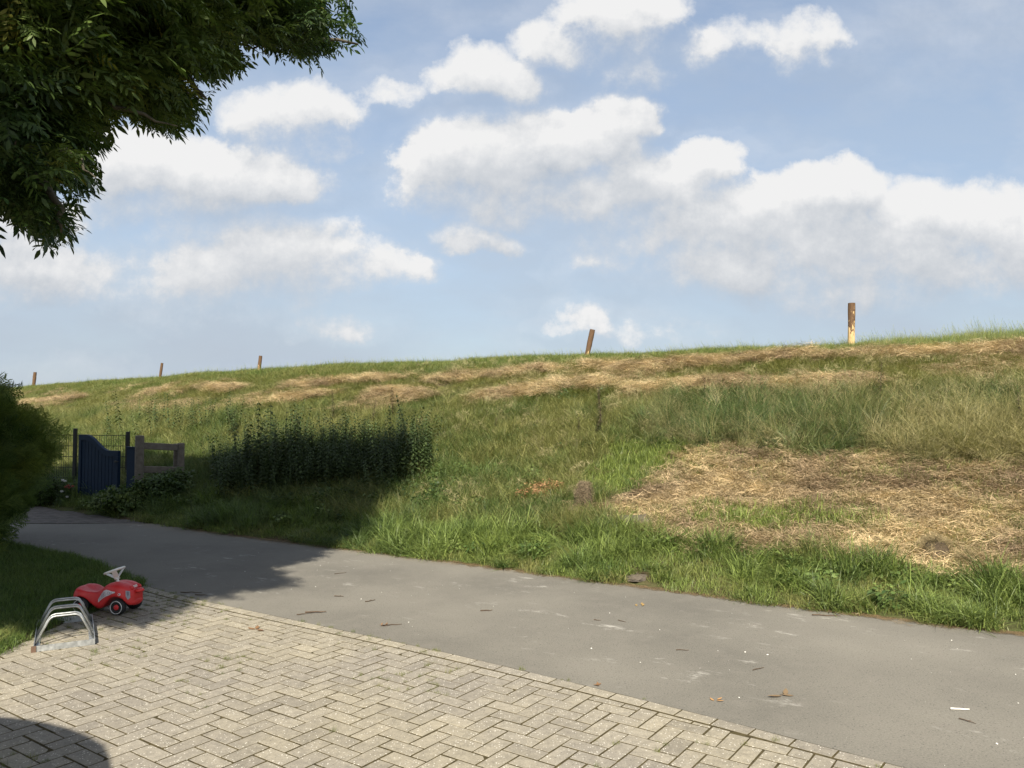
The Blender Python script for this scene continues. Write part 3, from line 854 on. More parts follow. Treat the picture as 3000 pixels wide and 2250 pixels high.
# tall drooping grass at the right
m = in_dry & ~in_row & (rnd < .62)
t_ = sm(fbm(X, Y, .55, 3, 91)[m] + .12 * rng.normal(0, 1, m.sum()) + np.clip((PX[m] - 2550) / 2500, -.12, .15), .42, .66)
hi = sm(PY[m], 1160, 1260)
emit('tall_drooping_grass', C_tall, m, lerp((0.070, 0.108, 0.034), (0.235, 0.215, 0.095), t_) * rng.uniform(.7, 1.3, (m.sum(), 1)), .5, 1.0, .42, 'tall grass drooping over the step in the slope', zs=(.45 + .45 * hi) * (.55 + .9 * fbm(X, Y, 1.3, 2, 47)[m]))
m = in_dry & ~in_row & (rng.random(N) < .10)
emit('dry_tall_stems', C_tall, m, lerp(DRYC, PALE, rng.random(m.sum())), .5, .9, .65, 'long straw-coloured stems tangled in the tall grass', zs=np.full(m.sum(), .9))
m = (PY > 1150) & (PY < 1335) & (PX > 1450) & ~in_row & (fbm(X, Y, 1.3, 3, 171) > .54) & (rnd < .10) & (U < .75)
emit('dark_scrub', C_weed, m, lerp((0.050, 0.082, 0.028), (0.10, 0.13, 0.04), rng.random(m.sum())), .35, .85, .5, 'dark green weed clumps in the tall grass on the slope')
# everything else on the slope below the crest
mead = ~verge & ~in_straw & ~in_strip & ~in_wedge & ~in_dry & ~in_row & (U < .93)
m = mead & (rnd < .88)
pal = lerp(LUSH, OLIVE, sm(n1[m] + .16 * rng.normal(0, 1, m.sum()), .28, .56))
upz = sm(U[m], .38, .75) * (.35 + .65 * sm(fbm(X, Y, .9, 3, 95)[m], .35, .6))
pal = pal * (1 - .55 * upz[:, None]) + np.asarray((0.24, 0.215, 0.085))[None] * .55 * upz[:, None]
emit('meadow_grass', C_mead, m, pal * rng.uniform(.78, 1.25, (m.sum(), 1)), .6, 1.25, .2, 'uneven green and olive meadow grass on the dike slope', zs=np.where(U[m] > .55, .55, .95))
# dry stems mixed in
m = (mead | in_dry) & (fbm(X, Y, 1.6, 3, 99) > .47) & (rnd < .16) & (U > .14) & (PX > 1200)
emit('dry_grass', C_litter, m, lerp(DRYC, PALE, rng.random(m.sum())) * .9, .5, 1.2, .6, 'dry yellow stems caught in the grass', zoff=.07)
m = mead & (U > .52) & (U < .84) & (fbm(X, Y, .7, 3, 97) > .60) & (rnd < .5)
emit('loose_hay', C_hay, m, lerp(HAYBR, STRAWC, rng.random(m.sum())), .6, 1.0, .12, 'loose hay scattered below the crest', zoff=.03, yaw=R(-32))
m = mead & (PX > 620) & (PX < 1300) & (PY > 1400) & (PY < 1490) & (n2 > .46) & (rnd < .8)
emit('bushy_weeds', C_weed, m, lerp((0.035, 0.065, 0.022), (0.075, 0.11, 0.03), rng.random(m.sum())), .4, 1.0, .3, 'bushy broad-leaved weeds in front of the nettles')
m = mead & (PX > 1220) & (PX < 1600) & (PY > 1380) & (PY < 1500) & (n2 > .52) & (rnd < .6)
emit('bushy_weeds', C_weed, m, lerp((0.08, 0.12, 0.035), (0.14, 0.18, 0.05), rng.random(m.sum())), .4, .9, .35, 'green broad-leaved weeds right of the nettle shade')
# the two hay rows
for i, (rd, thr) in enumerate(((rdA, .40), (rdB, .43))):
    m = (rd < .80 - .6 * rng.random(N)) & (patchA + .25 * (n2 - .5) > thr)
    x, y, z = X[m], Y[m], Z[m]; n = m.sum()
    reps = 2
    x = np.repeat(x, reps) + rng.normal(0, .12, n * reps); y = np.repeat(y, reps) + rng.normal(0, .05, n * reps); z = height(x, y) + rng.uniform(0, .10, n * reps)
    dirn = R(-32) + (fbm(x, y, .9, 3, 101) - .5) * 1.6
    t_ = sm(fbm(x, y, 2.0, 3, 103) + .22 * rng.normal(0, 1, n * reps), .2, .62)
    colr = lerp(HAYBR, STRAWC, t_) * rng.uniform(.75, 1.25, (n * reps, 1))
    o = scatter('hay_row', C_hay, np.stack([x, y, z], 1), np.stack([rng.normal(0, .22, n * reps), rng.normal(0, .22, n * reps), dirn + rng.normal(0, .45, n * reps)], 1), rng.uniform(.6, 1.1, n * reps), colr)
    tag(o, ['upper row of raked brown hay just under the crest', 'lower row of raked hay halfway up the dike'][i], kind='stuff')
# crest
m = (U > .82) & (U < 1.10) & (rnd < .98) & (rdA > .5)
emit('crest_grass', C_crest, m, lerp((0.085, 0.135, 0.030), OLIVE, sm(n2[m], .25, .75)) * rng.uniform(.8, 1.2, (m.sum(), 1)), .7, 1.25, .12, 'wind-leaning green grass on the crest of the dike', yaw=0.0,
     zs=np.clip(.75 + 1.0 * sm(PX[m], 2300, 2900) * fbm(X, Y, 1.0, 3, 111)[m] + .25 * n1[m], .5, 2.0))
m = (U > .78) & (U < 1.12) & (rnd < .98) & (rdA > .45)
emit('crest_turf', C_short, m, lerp((0.105, 0.155, 0.035), (0.19, 0.19, 0.06), sm(n1[m], .3, .7)), .9, 1.7, .12, 'short turf on the crest of the dike')

# dry crumbs and soil along the far edge of the lane
n = 2600
x = rng.uniform(-4.5, 7.5, n); y = yfar(x) - np.abs(rng.normal(0, .07, n)) + .04
o = scatter('edge_litter', C_litter, np.stack([x, y, np.full(n, .004)], 1), np.stack([np.zeros(n), np.zeros(n), rng.uniform(0, 6.28, n)], 1), np.stack([rng.uniform(.10, .35, n), rng.uniform(.10, .35, n), np.full(n, .08)], 1), lerp((0.13, 0.09, 0.05), (0.30, 0.22, 0.12), rng.random(n)))
tag(o, 'dry crumbs and dead stems along the far edge of the lane', kind='stuff')
n = 170
x = rng.uniform(2.0, 7.5, n) ; y = yfar(x) - np.abs(rng.normal(0, .10, n))

# ================================================================== LAWN AND JOINT GRASS
x = rng.uniform(-9.5, -3.2, 16000); y = rng.uniform(5.2, 11.8, 16000)
wob = .10 * (fbm(x, y, 3, 3, 121) - .5)
k = (x < LAWN_X + .02 + wob) & (y < ynear(x) + .02 + wob) & (y > 5.36 + wob) & (x > -1.0 * y)
x, y = x[k], y[k]; z = height(x, y); n = len(x)
o = scatter('lawn', C_short, np.stack([x, y, z], 1), np.stack([rng.normal(0, .1, n), rng.normal(0, .1, n), rng.uniform(0, 6.28, n)], 1), rng.uniform(.5, .95, n), lerp((0.07, 0.125, 0.028), (0.12, 0.16, 0.04), fbm(x, y, 3, 3, 5)))
tag(o, 'short lawn left of the paving', kind='stuff')
# rough tuft of grass at the corner of the lawn by the rack
n = 260
x = -3.62 - np.abs(rng.normal(0, .35, n)); y = 5.62 + rng.normal(0, .16, n); k = (y > 5.36) & (y < 6.2); x, y = x[k], y[k]; n = len(x)
o = scatter('rough_grass', C_lush, np.stack([x, y, np.zeros(n)], 1), np.stack([rng.normal(0, .1, n), rng.normal(0, .1, n), rng.uniform(0, 6.28, n)], 1), rng.uniform(.35, .65, n), lerp(BRIGHT, (0.24, 0.24, 0.09), rng.random(n)))
tag(o, 'rough sunlit grass at the lawn corner beside the bicycle rack', kind='stuff')
# grass in the joints: thick near the toy car, sparse elsewhere
n = 30000
x = rng.uniform(-3.6, 3.0, n); y = rng.uniform(3.3, 7.6, n)
dE = ynear(x) - y
lx = ((x + 1.2) * ca + (y - 4.9) * sa) / PW; ly = (-(x + 1.2) * sa + (y - 4.9) * ca) / PW
fx = lx - np.floor(lx); fy = ly - np.floor(ly); ai = np.floor(lx); bi = np.floor(ly)
kk = np.mod(ai - bi, 4)
jn = .07
onx = ((fx < jn) & (kk != 1)) | ((fx > 1 - jn) & (kk != 0)); ony = ((fy < jn) & (kk != 2)) | ((fy > 1 - jn) & (kk != 3))
joint = onx | ony | ((dE > BORD - .01) & (dE < BORD + .015)) | ((dE < .01) & (dE > -.015))
dens = np.clip(1.2 - np.hypot(x + 3.2, (y - 6.9) * 1.0) / 0.95, 0, 1) * .8 + .35 * np.exp(-np.maximum(dE, 0) / .10) * sm(fbm(x, y, 1.5, 3, 131), .42, .6) + .5 * (fbm(x, y, 2.2, 3, 133) > .66)
dens += .6 * np.exp(-((x + 3.35) ** 2 + (y - 6.0) ** 2) / .06)
dens += 1.0 * (np.hypot(x + 2.33, y - 3.78) < .16)
k = joint & (dE > -.02) & (rng.random(n) < dens) & (x > LAWN_X - .02)
x, y = x[k], y[k]; n = len(x)
o = scatter('joint_grass', C_short, np.stack([x, y, np.full(n, -.004)], 1), np.stack([rng.normal(0, .1, n), rng.normal(0, .1, n), rng.uniform(0, 6.28, n)], 1), np.stack([rng.uniform(.10, .26, n)] * 2 + [rng.uniform(.12, .45, n)], 1), lerp((0.10, 0.13, 0.03), (0.19, 0.19, 0.06), rng.random(n)))
tag(o, 'grass and moss growing in the paving joints', kind='stuff')

# white chips and grit on the lane
M_chip = plain('shell_chip', (0.62, 0.60, 0.55), 0.7)
chips = []
for i in range(3):
    mb = MB(); r_ = random.Random(i)
    a = [(math.cos(t_) * r_.uniform(.6, 1), math.sin(t_) * r_.uniform(.4, .8)) for t_ in np.linspace(0, 5.3, 6)]
    mb.add([(p_[0], p_[1], 0) for p_ in a] + [(p_[0] * .6, p_[1] * .6, .35) for p_ in a], [tuple(range(6, 12))] + [(j, (j + 1) % 6, 6 + (j + 1) % 6, 6 + j) for j in range(6)])
    chips.append(mb.build('chip_%d' % i, M_chip, link=False))
C_chip = coll('chips', chips)
n = 430
x = rng.uniform(-4, 6.0, n); y = rng.uniform(2, 9.5, n); k = (y < yfar(x) - .05) & (y > ynear(x) + .03); x, y = x[k], y[k]; n = len(x)
sz = np.clip(rng.lognormal(-5.9, .6, n), .0015, .010)
o = scatter('grit', C_chip, np.stack([x, y, np.full(n, .001)], 1), np.stack([np.zeros(n), np.zeros(n), rng.uniform(0, 6.28, n)], 1), sz, np.ones((n, 3)))
tag(o, 'white chips and grit strewn over the lane', kind='stuff')

# ================================================================== TWIGS AND FALLEN LEAVES
M_twig = plain('dead_twig', (0.075, 0.053, 0.036), 0.85, 0.2, .3, 30)
M_twigp = plain('pale_stem', (0.42, 0.34, 0.21), 0.8, 0.2, .2, 30)
M_dead = plain('dead_leaf', (0.17, 0.095, 0.045), 0.7, 0.2, .3, 30)
def twig(px, py, ln, az, lab, m=None, rad=.004, fork=False, leafy=False):
    g_ = ground_at(px, py, False); m = m or M_twig
    mb = MB(); r_ = random.Random(int(px)); d = Vector((math.cos(az), math.sin(az), 0)); nrm = Vector((-d.y, d.x, 0))
    pts_ = [d * (ln * (k / 4 - .5)) + nrm * r_.gauss(0, ln * .035) + Vector((0, 0, rad * (1 + .8 * r_.random()))) for k in range(5)]
    mb.tube(pts_, [rad, rad * .95, rad * .85, rad * .7, rad * .45], 6)
    if fork: mb.tube([pts_[2], pts_[2] + (d * .4 + nrm * .5) * ln * .35 + Vector((0, 0, .004))], [rad * .7, rad * .3], 5)
    o = mb.build('twig', m); o.location = (g_.x, g_.y, .001)
    if leafy:
        st = []
        for k in range(7):
            q_ = pts_[0] * (1 - k * .08)
            a2 = r_.uniform(0, 6.28); L, Rr = leafshape(.035, .014, q_ + Vector((0, 0, .004)), Vector((math.cos(a2), math.sin(a2), .2)), Vector((0, 0, 1)), 2, -.1); st.append((L, Rr, 0))
        obj('leaf', strips_mesh('leaf', st, M_dead), o)
    tag(o, lab, 'twig', 'twigs on the lane')
    return o
twig(1147, 1833, .16, R(18), 'reddish twig with withered leaves near the edge of the paving', leafy=True)
twig(925, 1797, .17, R(12), 'thick bark-covered stick on the lane close to the pavers', rad=.007)
twig(884, 1802, .08, R(28), 'short stick just left of the thick bark-covered one')
twig(1086, 1762, .11, R(48), 'forked twig in the middle of the sunlit lane', fork=True)
twig(993, 1749, .09, R(-10), 'crooked twig right of the tree shadow', fork=True)
twig(1425, 1791, .10, R(4), 'pale straight stick lying level in the middle of the lane', rad=.005)
twig(998, 1681, .13, R(38), 'thin twig above the shadow finger', rad=.003)
twig(2420, 1805, .22, R(-8), 'dark stick at the foot of the verge grass', rad=.005)
twig(2530, 1790, .24, R(30), 'long straw-coloured stem leaning out of the verge', m=M_twigp, rad=.005)
twig(2000, 1907, .09, R(-8), 'thin dark twig below the chalky scuff', rad=.003)
twig(1822, 1821, .08, R(-50), 'small slanting twig right of the pale stick', rad=.003)
twig(1750, 1818, .06, R(-28), 'tiny dark twig near the middle of the lane', rad=.003)
twig(2222, 1962, .10, R(30), 'faint bent twig right of centre on the lane', rad=.003)
twig(2835, 2115, .09, R(-55), 'forked dark twig at the right of the lane', rad=.003, fork=True)
twig(2812, 2082, .10, R(-8), 'white stick at the right end of the lane', m=M_chip, rad=.005)
twig(590, 1745, .12, R(-5), 'curved dark twig in the shade on the lane', rad=.004)
twig(560, 1738, .20, R(-3), 'long dark twig in the shade beside the paving corner', rad=.004)
def dead_leaf(px, py, s_, lab, m=M_dead):
    g_ = ground_at(px, py, False); r_ = random.Random(int(px)); st = []
    for k in range(3):
        a2 = r_.uniform(0, 6.28)
        L, Rr = leafshape(s_ * r_.uniform(.7, 1), s_ * .3, Vector((r_.gauss(0, s_ * .3), r_.gauss(0, s_ * .3), .003 + .002 * k)), Vector((math.cos(a2), math.sin(a2), .03)), Vector((0, 0, 1)), 3, -.05)
        st.append((L, Rr, .5))
    o = obj('fallen_leaf', strips_mesh('fallen_leaf', st, m)); o.location = (g_.x, g_.y, .001)
    tag(o, lab, 'leaf', 'fallen leaves'); return o
dead_leaf(1875, 1773, .07, 'yellow-brown leaf flat on the upper part of the lane', plain('yellow_leaf', (0.26, 0.17, 0.06), .7))
dead_leaf(2102, 2056, .05, 'small orange leaf near the right end of the pavers', plain('orange_leaf', (0.36, 0.20, 0.08), .7))
dead_leaf(1758, 2013, .05, 'brown leaf on the lane beside the border pavers')
dead_leaf(2300, 2047, .10, 'crumpled brown leaf alone on the lower lane', plain('brown_leaf', (0.16, 0.11, 0.06), .8))
dead_leaf(742, 1846, .10, 'rusty leaf on the herringbone paving')

# ================================================================== NETTLES
M_net = foliage_mat('nettle_leaf', 0.28, False, base=(0.050, 0.074, 0.024), rough=.55, var=.4)
M_netdry = foliage_mat('dry_seed_spike', 0.1, False, base=(0.060, 0.048, 0.028), rough=.8, var=.4)
M_stem = plain('nettle_stem', (0.09, 0.10, 0.04), .7)
def nettle_mesh(rs, h=1.25, dead=False):
    r_ = random.Random(rs); mb = MB()
    lean = (r_.gauss(0, .05), r_.gauss(0, .05))
    P_ = [Vector((lean[0] * k * k * h / 16, lean[1] * k * k * h / 16, h * k / 4)) for k in range(5)]
    mb.tube(P_, [.006, .0055, .005, .004, .002], 5)
    sm_ = make_mesh('nettle_stem', mb.v, mb.f, M_stem if not dead else M_twig)
    st = []; z = .12 * h; tw = r_.uniform(0, 6)
    while z < h:
        k = z / h; c = P_[0].lerp(P_[4], k) if True else None
        c = Vector((lean[0] * (4 * k) ** 2 * h / 16, lean[1] * (4 * k) ** 2 * h / 16, z))
        size = (.145 * (1 - .70 * k) + .01) * r_.uniform(.8, 1.15)
        if dead: size = .046 * (1.2 - .6 * k)
        for q_ in range(2 if not dead else 6):
            a2 = tw + q_ * (math.pi if not dead else 1.05) + r_.gauss(0, .15)
            d = Vector((math.cos(a2), math.sin(a2), r_.uniform(-.55, .05) if not dead else r_.uniform(-.2, .6)))
            L, Rr = leafshape(size, size * (.52 if not dead else .5), c + d * .015, d, Vector((-d.x * .3, -d.y * .3, 1)).normalized(), 3, .28)
            st.append((L, Rr, r_.random()))
            if not dead and k > .45:      # hanging seed tassels
                for e_ in range(2):
                    b0 = c + Vector((math.cos(a2 + .6 * e_), math.sin(a2 + .6 * e_), 0)) * .01
                    L2, R2 = blade(b0, a2 + .6 * e_ - .3, .035 * (1.3 - k), 1.2, .007, 2, 1.2)
                    st.append((L2, R2, .9))
        tw += math.pi / 2; z += (.062 if not dead else .022) * (1.15 - .5 * k)
    return sm_, strips_mesh('nettle_leaves', st, M_net if not dead else M_netdry)
NET = [nettle_mesh(200 + i, h_) for i, h_ in enumerate((1.25, 1.1, 1.35, 1.0, 1.2, 1.15))]
DEADM = [nettle_mesh(300 + i, h_, True) for i, h_ in enumerate((.55, .7, .45))]
def nettle(x, y, s_, k, lab, group=None, dead=False, rz=None, tilt=None, name='nettle'):
    z = float(height(x, y))
    a, b_ = (DEADM if dead else NET)[k]
    o = obj(name, a); o.location = (x, y, z - .02); o.scale = (s_, s_, s_)
    o.rotation_euler = (random.gauss(0, .11) if tilt is None else 0, random.gauss(0, .11) if tilt is None else tilt, random.uniform(0, 6.28) if rz is None else rz)
    obj('leaves', b_, o)
    tag(o, lab, 'nettle' if not dead else 'weed', group); return o
cnt = 0
random.seed(5)
while cnt < 250:
    px = random.gauss(950, 240); t_ = (px - 650) / 620
    if not 600 < px < 1340: continue
    if float(fbm(px / 60, 3.3, 1, 2, 9)) < .36 and random.random() < .7: continue
    base = 1440 - 45 * t_
    top = 1195 + 40 * math.sin(t_ * 9) * 0.3
    py = base - random.random() ** .9 * 110
    g_ = ground_at(px, py, False)
    hpx = {0: 1}.get(0)
    want = (py - (1165 + 260 * abs(float(fbm(px / 45, 1.7, 1, 3, 19)) - .5) * 2 + random.expovariate(1 / 60) + (50 if px < 700 or px > 1240 else 0))) / F * g_.y
    s_ = max(.35, min(1.3, want / 1.15))
    nettle(g_.x, g_.y, s_, cnt % 6, 'tall nettle stem with drooping leaves in the dense stand at the foot of the slope', 'nettles in the dense stand')
    cnt += 1
C_net = coll('nettle_fill', [obj('nettle_fill_%d' % i, NET[i][1], link=False) for i in range(6)])
fx_ = []
for i in range(2600):
    px = random.gauss(935, 220); t_ = (px - 650) / 620
    if not 620 < px < 1270: continue
    g_ = ground_at(px, 1478 - 55 * t_ - 120 * random.random(), False); fx_.append((g_.x, g_.y, g_.z - .05))
    if len(fx_) >= 950: break
fx_ = np.array(fx_); n = len(fx_)
tag(scatter('nettle_undergrowth', C_net, fx_, np.stack([rng.normal(0, .15, n), rng.normal(0, .15, n), rng.uniform(0, 6.28, n)], 1), rng.uniform(.32, .72, n), np.ones((n, 3))), 'dark undergrowth of lower nettles at the foot of the stand', kind='stuff')
# thinner olive nettles further left and up the slope
for i in range(44):
    px = random.choice((random.uniform(480, 700), random.uniform(480, 700), random.uniform(250, 480)))
    py = random.uniform(1225, 1290) + (10 if px < 500 else 0)
    g_ = ground_at(px, py, False)
    nettle(g_.x, g_.y, random.uniform(.4, .75), i % 6, 'olive nettle standing loosely left of the dense stand', 'loose nettles left of the stand')
nettle(*ground_at(352, 1275)[:2], .85, 2, 'solitary tall dark weed on the slope behind the grey railing', dead=False, name='tall_weed')
for (px, py, s_, k, tl, lab) in [
    (1758, 1270, 1.0, 1, R(3), 'tall dark seed spike standing highest on the open slope'),
    (1755, 1215, .9, 0, 0, 'upper part of the seed spike cluster beside the tallest spike'),
    (1740, 1290, .9, 0, R(-14), 'leaning dark seed spike in the green grass'),
    (1695, 1285, .8, 2, 0, 'short dark seed spike left of the leaning one'),
    (1452, 1265, .6, 2, R(-5), 'small dark seed spike right of the nettle stand'),
    (976, 1240, 1.0, 1, 0, 'black spike rising above the nettle stand at its middle'),
    (1148, 1235, 1.0, 1, R(8), 'black spike tilting right above the nettle stand'),
    (1090, 1250, 1.0, 0, R(-6), 'thick dark spike above the right half of the nettles'),
    (2065, 1175, .8, 0, 0, 'thin dark weed on the slope below the hay'),
    (2580, 1195, 1.0, 1, 0, 'dark stalk in the tall grass at the right'),
    (3085 - 95, 1260, .9, 0, 0, 'dark stalk in the tall grass at the right edge')]:
    g_ = ground_at(px, py)
    nettle(g_.x, g_.y, s_, k, lab, None, True, tilt=tl, name='seed_spike')

# ================================================================== SHRUBS AND FLOWERS
def shrub(name, pts_, rad, n, s_, lab, cols, cat='shrub', c=C_weed):
    q_ = []
    for i in range(n):
        b0 = random.choice(pts_); d = Vector((random.gauss(0, 1), random.gauss(0, 1), abs(random.gauss(0, 1)))).normalized() * rad * random.uniform(.55, 1)
        q_.append(Vector(b0) + Vector((d.x, d.y, d.z * .9)))
    q_ = np.array([tuple(a) for a in q_])
    root = empty(name, tuple(pts_[0])); tag(root, lab, cat)
    o = scatter('leaves', c, q_ - np.array(tuple(pts_[0])), np.stack([rng.normal(0, .5, n), rng.normal(0, .5, n), rng.uniform(0, 6.28, n)], 1), rng.uniform(.5, 1, n) * s_, lerp(cols[0], cols[1], rng.random(n)), parent=root)
    tag(o, kind='stuff')
    mb = MB()
    for i in range(9):
        b0 = Vector(random.choice(pts_)) - Vector(pts_[0]); d = Vector((random.gauss(0, .5), random.gauss(0, .5), 1)).normalized()
        mb.tube([b0, b0 + d * rad * .9], [.008, .003], 5)
    mb.build('stems', M_twig, root)
    return root
GP = lambda px, py: ground_at(px, py, False)
shrub('shrub', [GP(350, 1505), GP(385, 1500), GP(330, 1500)], .33, 170, 1.0, 'leafy green shrub growing against the blue gate', ((0.05, 0.09, 0.02), (0.11, 0.14, 0.035)))
shrub('shrub', [GP(470, 1470), GP(430, 1480), GP(510, 1455)], .36, 190, 1.1, 'dark shrub under the grey wooden railing', ((0.04, 0.075, 0.02), (0.085, 0.12, 0.03)))
M_ptl = plain('white_petal', (0.75, 0.73, 0.70), .6); M_ptr = plain('red_petal', (0.42, 0.10, 0.08), .6)
rs = shrub('rose_bush', [Vector((-8.35, 14.35, .02)), Vector((-8.65, 14.4, .02)), Vector((-8.1, 14.3, .02))], .42, 190, .9, 'low rose bush with white and red flowers left of the blue gate', ((0.035, 0.06, 0.018), (0.06, 0.09, 0.025)), 'rose bush')
def flower(px, py, m, s_=.04):
    u_, v_ = dirpx(px, py); y_ = 13.93; p_ = Vector((u_ * y_, y_, EYE + v_ * y_)); st = []
    for k in range(9):
        a2 = k * 2.4; L, Rr = leafshape(s_, s_ * .9, Vector((0, 0, .002 * k)), Vector((math.cos(a2), math.sin(a2), .3 + .12 * k)), Vector((0, 0, 1)), 3, .1); st.append((L, Rr, .5))
    o = obj('flower', strips_mesh('flower', st, m), rs); o.location = p_ - Vector(rs.location)
for px, py in ((184, 1410), (181, 1443), (197, 1459), (190, 1413)): flower(px, py, M_ptl)
for px, py in ((193, 1430), (203, 1432), (213, 1428), (200, 1426)): flower(px, py, M_ptr)

# sod stump, rusty leaves, molehills
def clump(name, px, py, rx, rz_, n, cols, lab, cat, c=C_litter, hz=1.0, up=True):
    g_ = ground_at(px, py, False); root = empty(name, (g_.x, g_.y, g_.z)); tag(root, lab, cat)
    v = []; f = []; r_ = random.Random(int(px)); NA = 14; NR = 6
    for i in range(NR + 1):
        t_ = i / NR
        for j in range(NA):
            a2 = 6.283 * j / NA; rr = rx * math.cos(t_ * math.pi / 2) ** .55 * (1 + r_.gauss(0, .10) + .22 * math.sin(2 * a2 + px) + .12 * math.sin(3 * a2)) + .004
            v.append((rr * math.cos(a2), rr * math.sin(a2), rz_ * math.sin(t_ * math.pi / 2) * hz + r_.gauss(0, .01) - .03))
    for i in range(NR):
        for j in range(NA): f.append((i * NA + j, i * NA + (j + 1) % NA, (i + 1) * NA + (j + 1) % NA, (i + 1) * NA + j))
    f.append(tuple(range(NR * NA, NR * NA + NA)))
    m = M_mole if n == 0 or c is None else M_sod
    obj('body', make_mesh('body', v, f, m, True), root)
    if n:
        q_ = []; ro = []
        for i in range(n):
            a2 = random.uniform(0, 6.28); t_ = random.random(); rr = rx * math.cos(t_ * math.pi / 2) ** .55
            q_.append((rr * math.cos(a2), rr * math.sin(a2), rz_ * math.sin(t_ * math.pi / 2)))
            ro.append((random.gauss(0, .2), 1.25 + random.gauss(0, .3) if up and t_ < .85 else random.gauss(0, .3), random.uniform(0, 6.28)))
        tag(scatter('straws', c, q_, ro, rng.uniform(.18, .42, n), lerp(cols[0], cols[1], rng.random(n)), parent=root), kind='stuff')
    return root
M_mole = plain('grey_earth', (0.105, 0.088, 0.068), .95, .1, .35, 40, bmp=.8)
M_sod = plain('sod', (0.06, 0.045, 0.03), .95, .1, .4, 30, bmp=.8)
clump('sod_stump', 1712, 1490, .10, .30, 150, ((0.09, 0.068, 0.045), (0.28, 0.22, 0.14)), 'upright clod of sod and dead grass standing at the end of the mown strip', 'clod')
clump('molehill', 1862, 1522, .20, .07, 0, None, 'flat grey molehill below the mown strip', 'molehill')
clump('molehill', 1872, 1686, .16, .035, 0, None, 'brown earth mound in the verge right above the lane', 'molehill')
clump('molehill', 1205, 1558, .16, .05, 0, None, 'small grey earth mound in the verge at the edge of the shade', 'molehill')
clump('earth_clod', 2745, 1625, .15, .15, 110, ((0.10, 0.08, 0.04), (0.34, 0.27, 0.15)), 'dark clod of earth and straw above the verge at the right', 'clod')
clump('earth_clod', 2850, 1650, .11, .09, 60, ((0.10, 0.08, 0.04), (0.34, 0.27, 0.15)), 'smaller dark clod right of the larger one', 'clod')
g_ = ground_at(1590, 1462, False); n = 50
q_ = np.stack([g_.x + rng.normal(0, .12, n), g_.y + rng.normal(0, .09, n), np.full(n, g_.z + .05)], 1); q_[:, 2] = height(q_[:, 0], q_[:, 1]) + rng.uniform(.05, .12, n)
tag(scatter('rusty_leaves', C_weed, q_, np.stack([rng.normal(0, .3, n), rng.normal(0, .3, n), rng.uniform(0, 6.28, n)], 1), rng.uniform(.3, .6, n), lerp((0.22, 0.10, 0.05), (0.48, 0.30, 0.15), rng.random(n))), 'heap of rusty orange dead leaves on the slope', kind='stuff')

# ================================================================== FENCE POSTS ON THE CREST
M_post, t, b, o = mat('weathered_post', .85, .2)
P = opos(t); n_ = t.noise(t.vmath('MULTIPLY', P, (1, 1, .35)), 26, 5, .65); n2_ = t.noise(t.vmath('MULTIPLY', P, (3, 3, .3)), 30, 4, .6)
oc = t.new('ShaderNodeObjectInfo').outputs['Color']
lo = t.rng(t.sep(P)[2], 0.05, 0.62)       # bark left at the top, bare wood lower down
thr = t.math('ADD', t.math('MULTIPLY', lo, .42), t.sep(oc)[0])
f_ = t.math('GREATER_THAN', t.math('ADD', n_, 0.0), t.math('MULTIPLY', thr, 1.0))
cw = t.mix(n2_, c4((0.36, 0.24, 0.11)), c4((0.56, 0.41, 0.21))); cb = t.mix(n2_, c4((0.045, 0.028, 0.017)), c4((0.145, 0.085, 0.045)))
t.link(t.mix(f_, cb, cw), b.inputs['Base Color']); bump(t, b, n_, .6, .01)
def post(px, py, hpx, wpx, lean, v_, lab):
    g_ = ground_at(px, py + 14, True)
    # stand it on the far shoulder of the crest
    y = float(ycrest(g_.x)) if abs(g_.y - float(ycrest(g_.x))) < 6 else g_.y
    u_, _ = dirpx(px, py); y = g_.y
    for _i in range(30):
        x = u_ * y; y = .5 * y + .5 * (float(ycrest(x)) + .1)
    x = u_ * y; z = float(height(x, y))
    _, vt = dirpx(px, py - hpx); top = EYE + vt * y; h = top - z; wd = wpx / F * y
    mb = MB(); r_ = random.Random(int(px)); v = []; NA = 12; NR = 10
    for i in range(NR + 1):
        zz = -.25 + (h + .25) * i / NR
        for j in range(NA):
            a2 = 6.283 * j / NA; rr = wd / 2 * (1 + .05 * math.sin(2 * a2 + i) + r_.gauss(0, .025))
            v.append((rr * math.cos(a2) , rr * math.sin(a2), zz))
    f = [(i * NA + j, i * NA + (j + 1) % NA, (i + 1) * NA + (j + 1) % NA, (i + 1) * NA + j) for i in range(NR) for j in range(NA)] + [tuple(range(NR * NA, NR * NA + NA))]
    o = obj('fence_post', make_mesh('fence_post', v, f, M_post, False)); o.location = (x - math.tan(lean) * 0, y, z); o.rotation_euler = (0, lean, r_.uniform(-.3, .3) * 0)
    o.color = (v_, v_, v_, 1)
    tag(o, lab, 'post', 'fence posts along the crest')
post(2493, 992, 104, 20, R(1.5), .20, 'tallest post, pale wood with brown bark at its top, on the crest at the right')
post(1718, 1038, 74, 15.5, R(12), .50, 'dark brown leaning post with a few pale scars on the crest')
post(758, 1088, 46, 10, R(6), .46, 'grey-brown post with a notched left side on the far crest')
post(468, 1103, 40, 7.5, R(7), .62, 'thinnest dark post on the distant crest')
post(98, 1132, 42, 9, R(5), .55, 'short brown post on the distant crest just above the conifer')

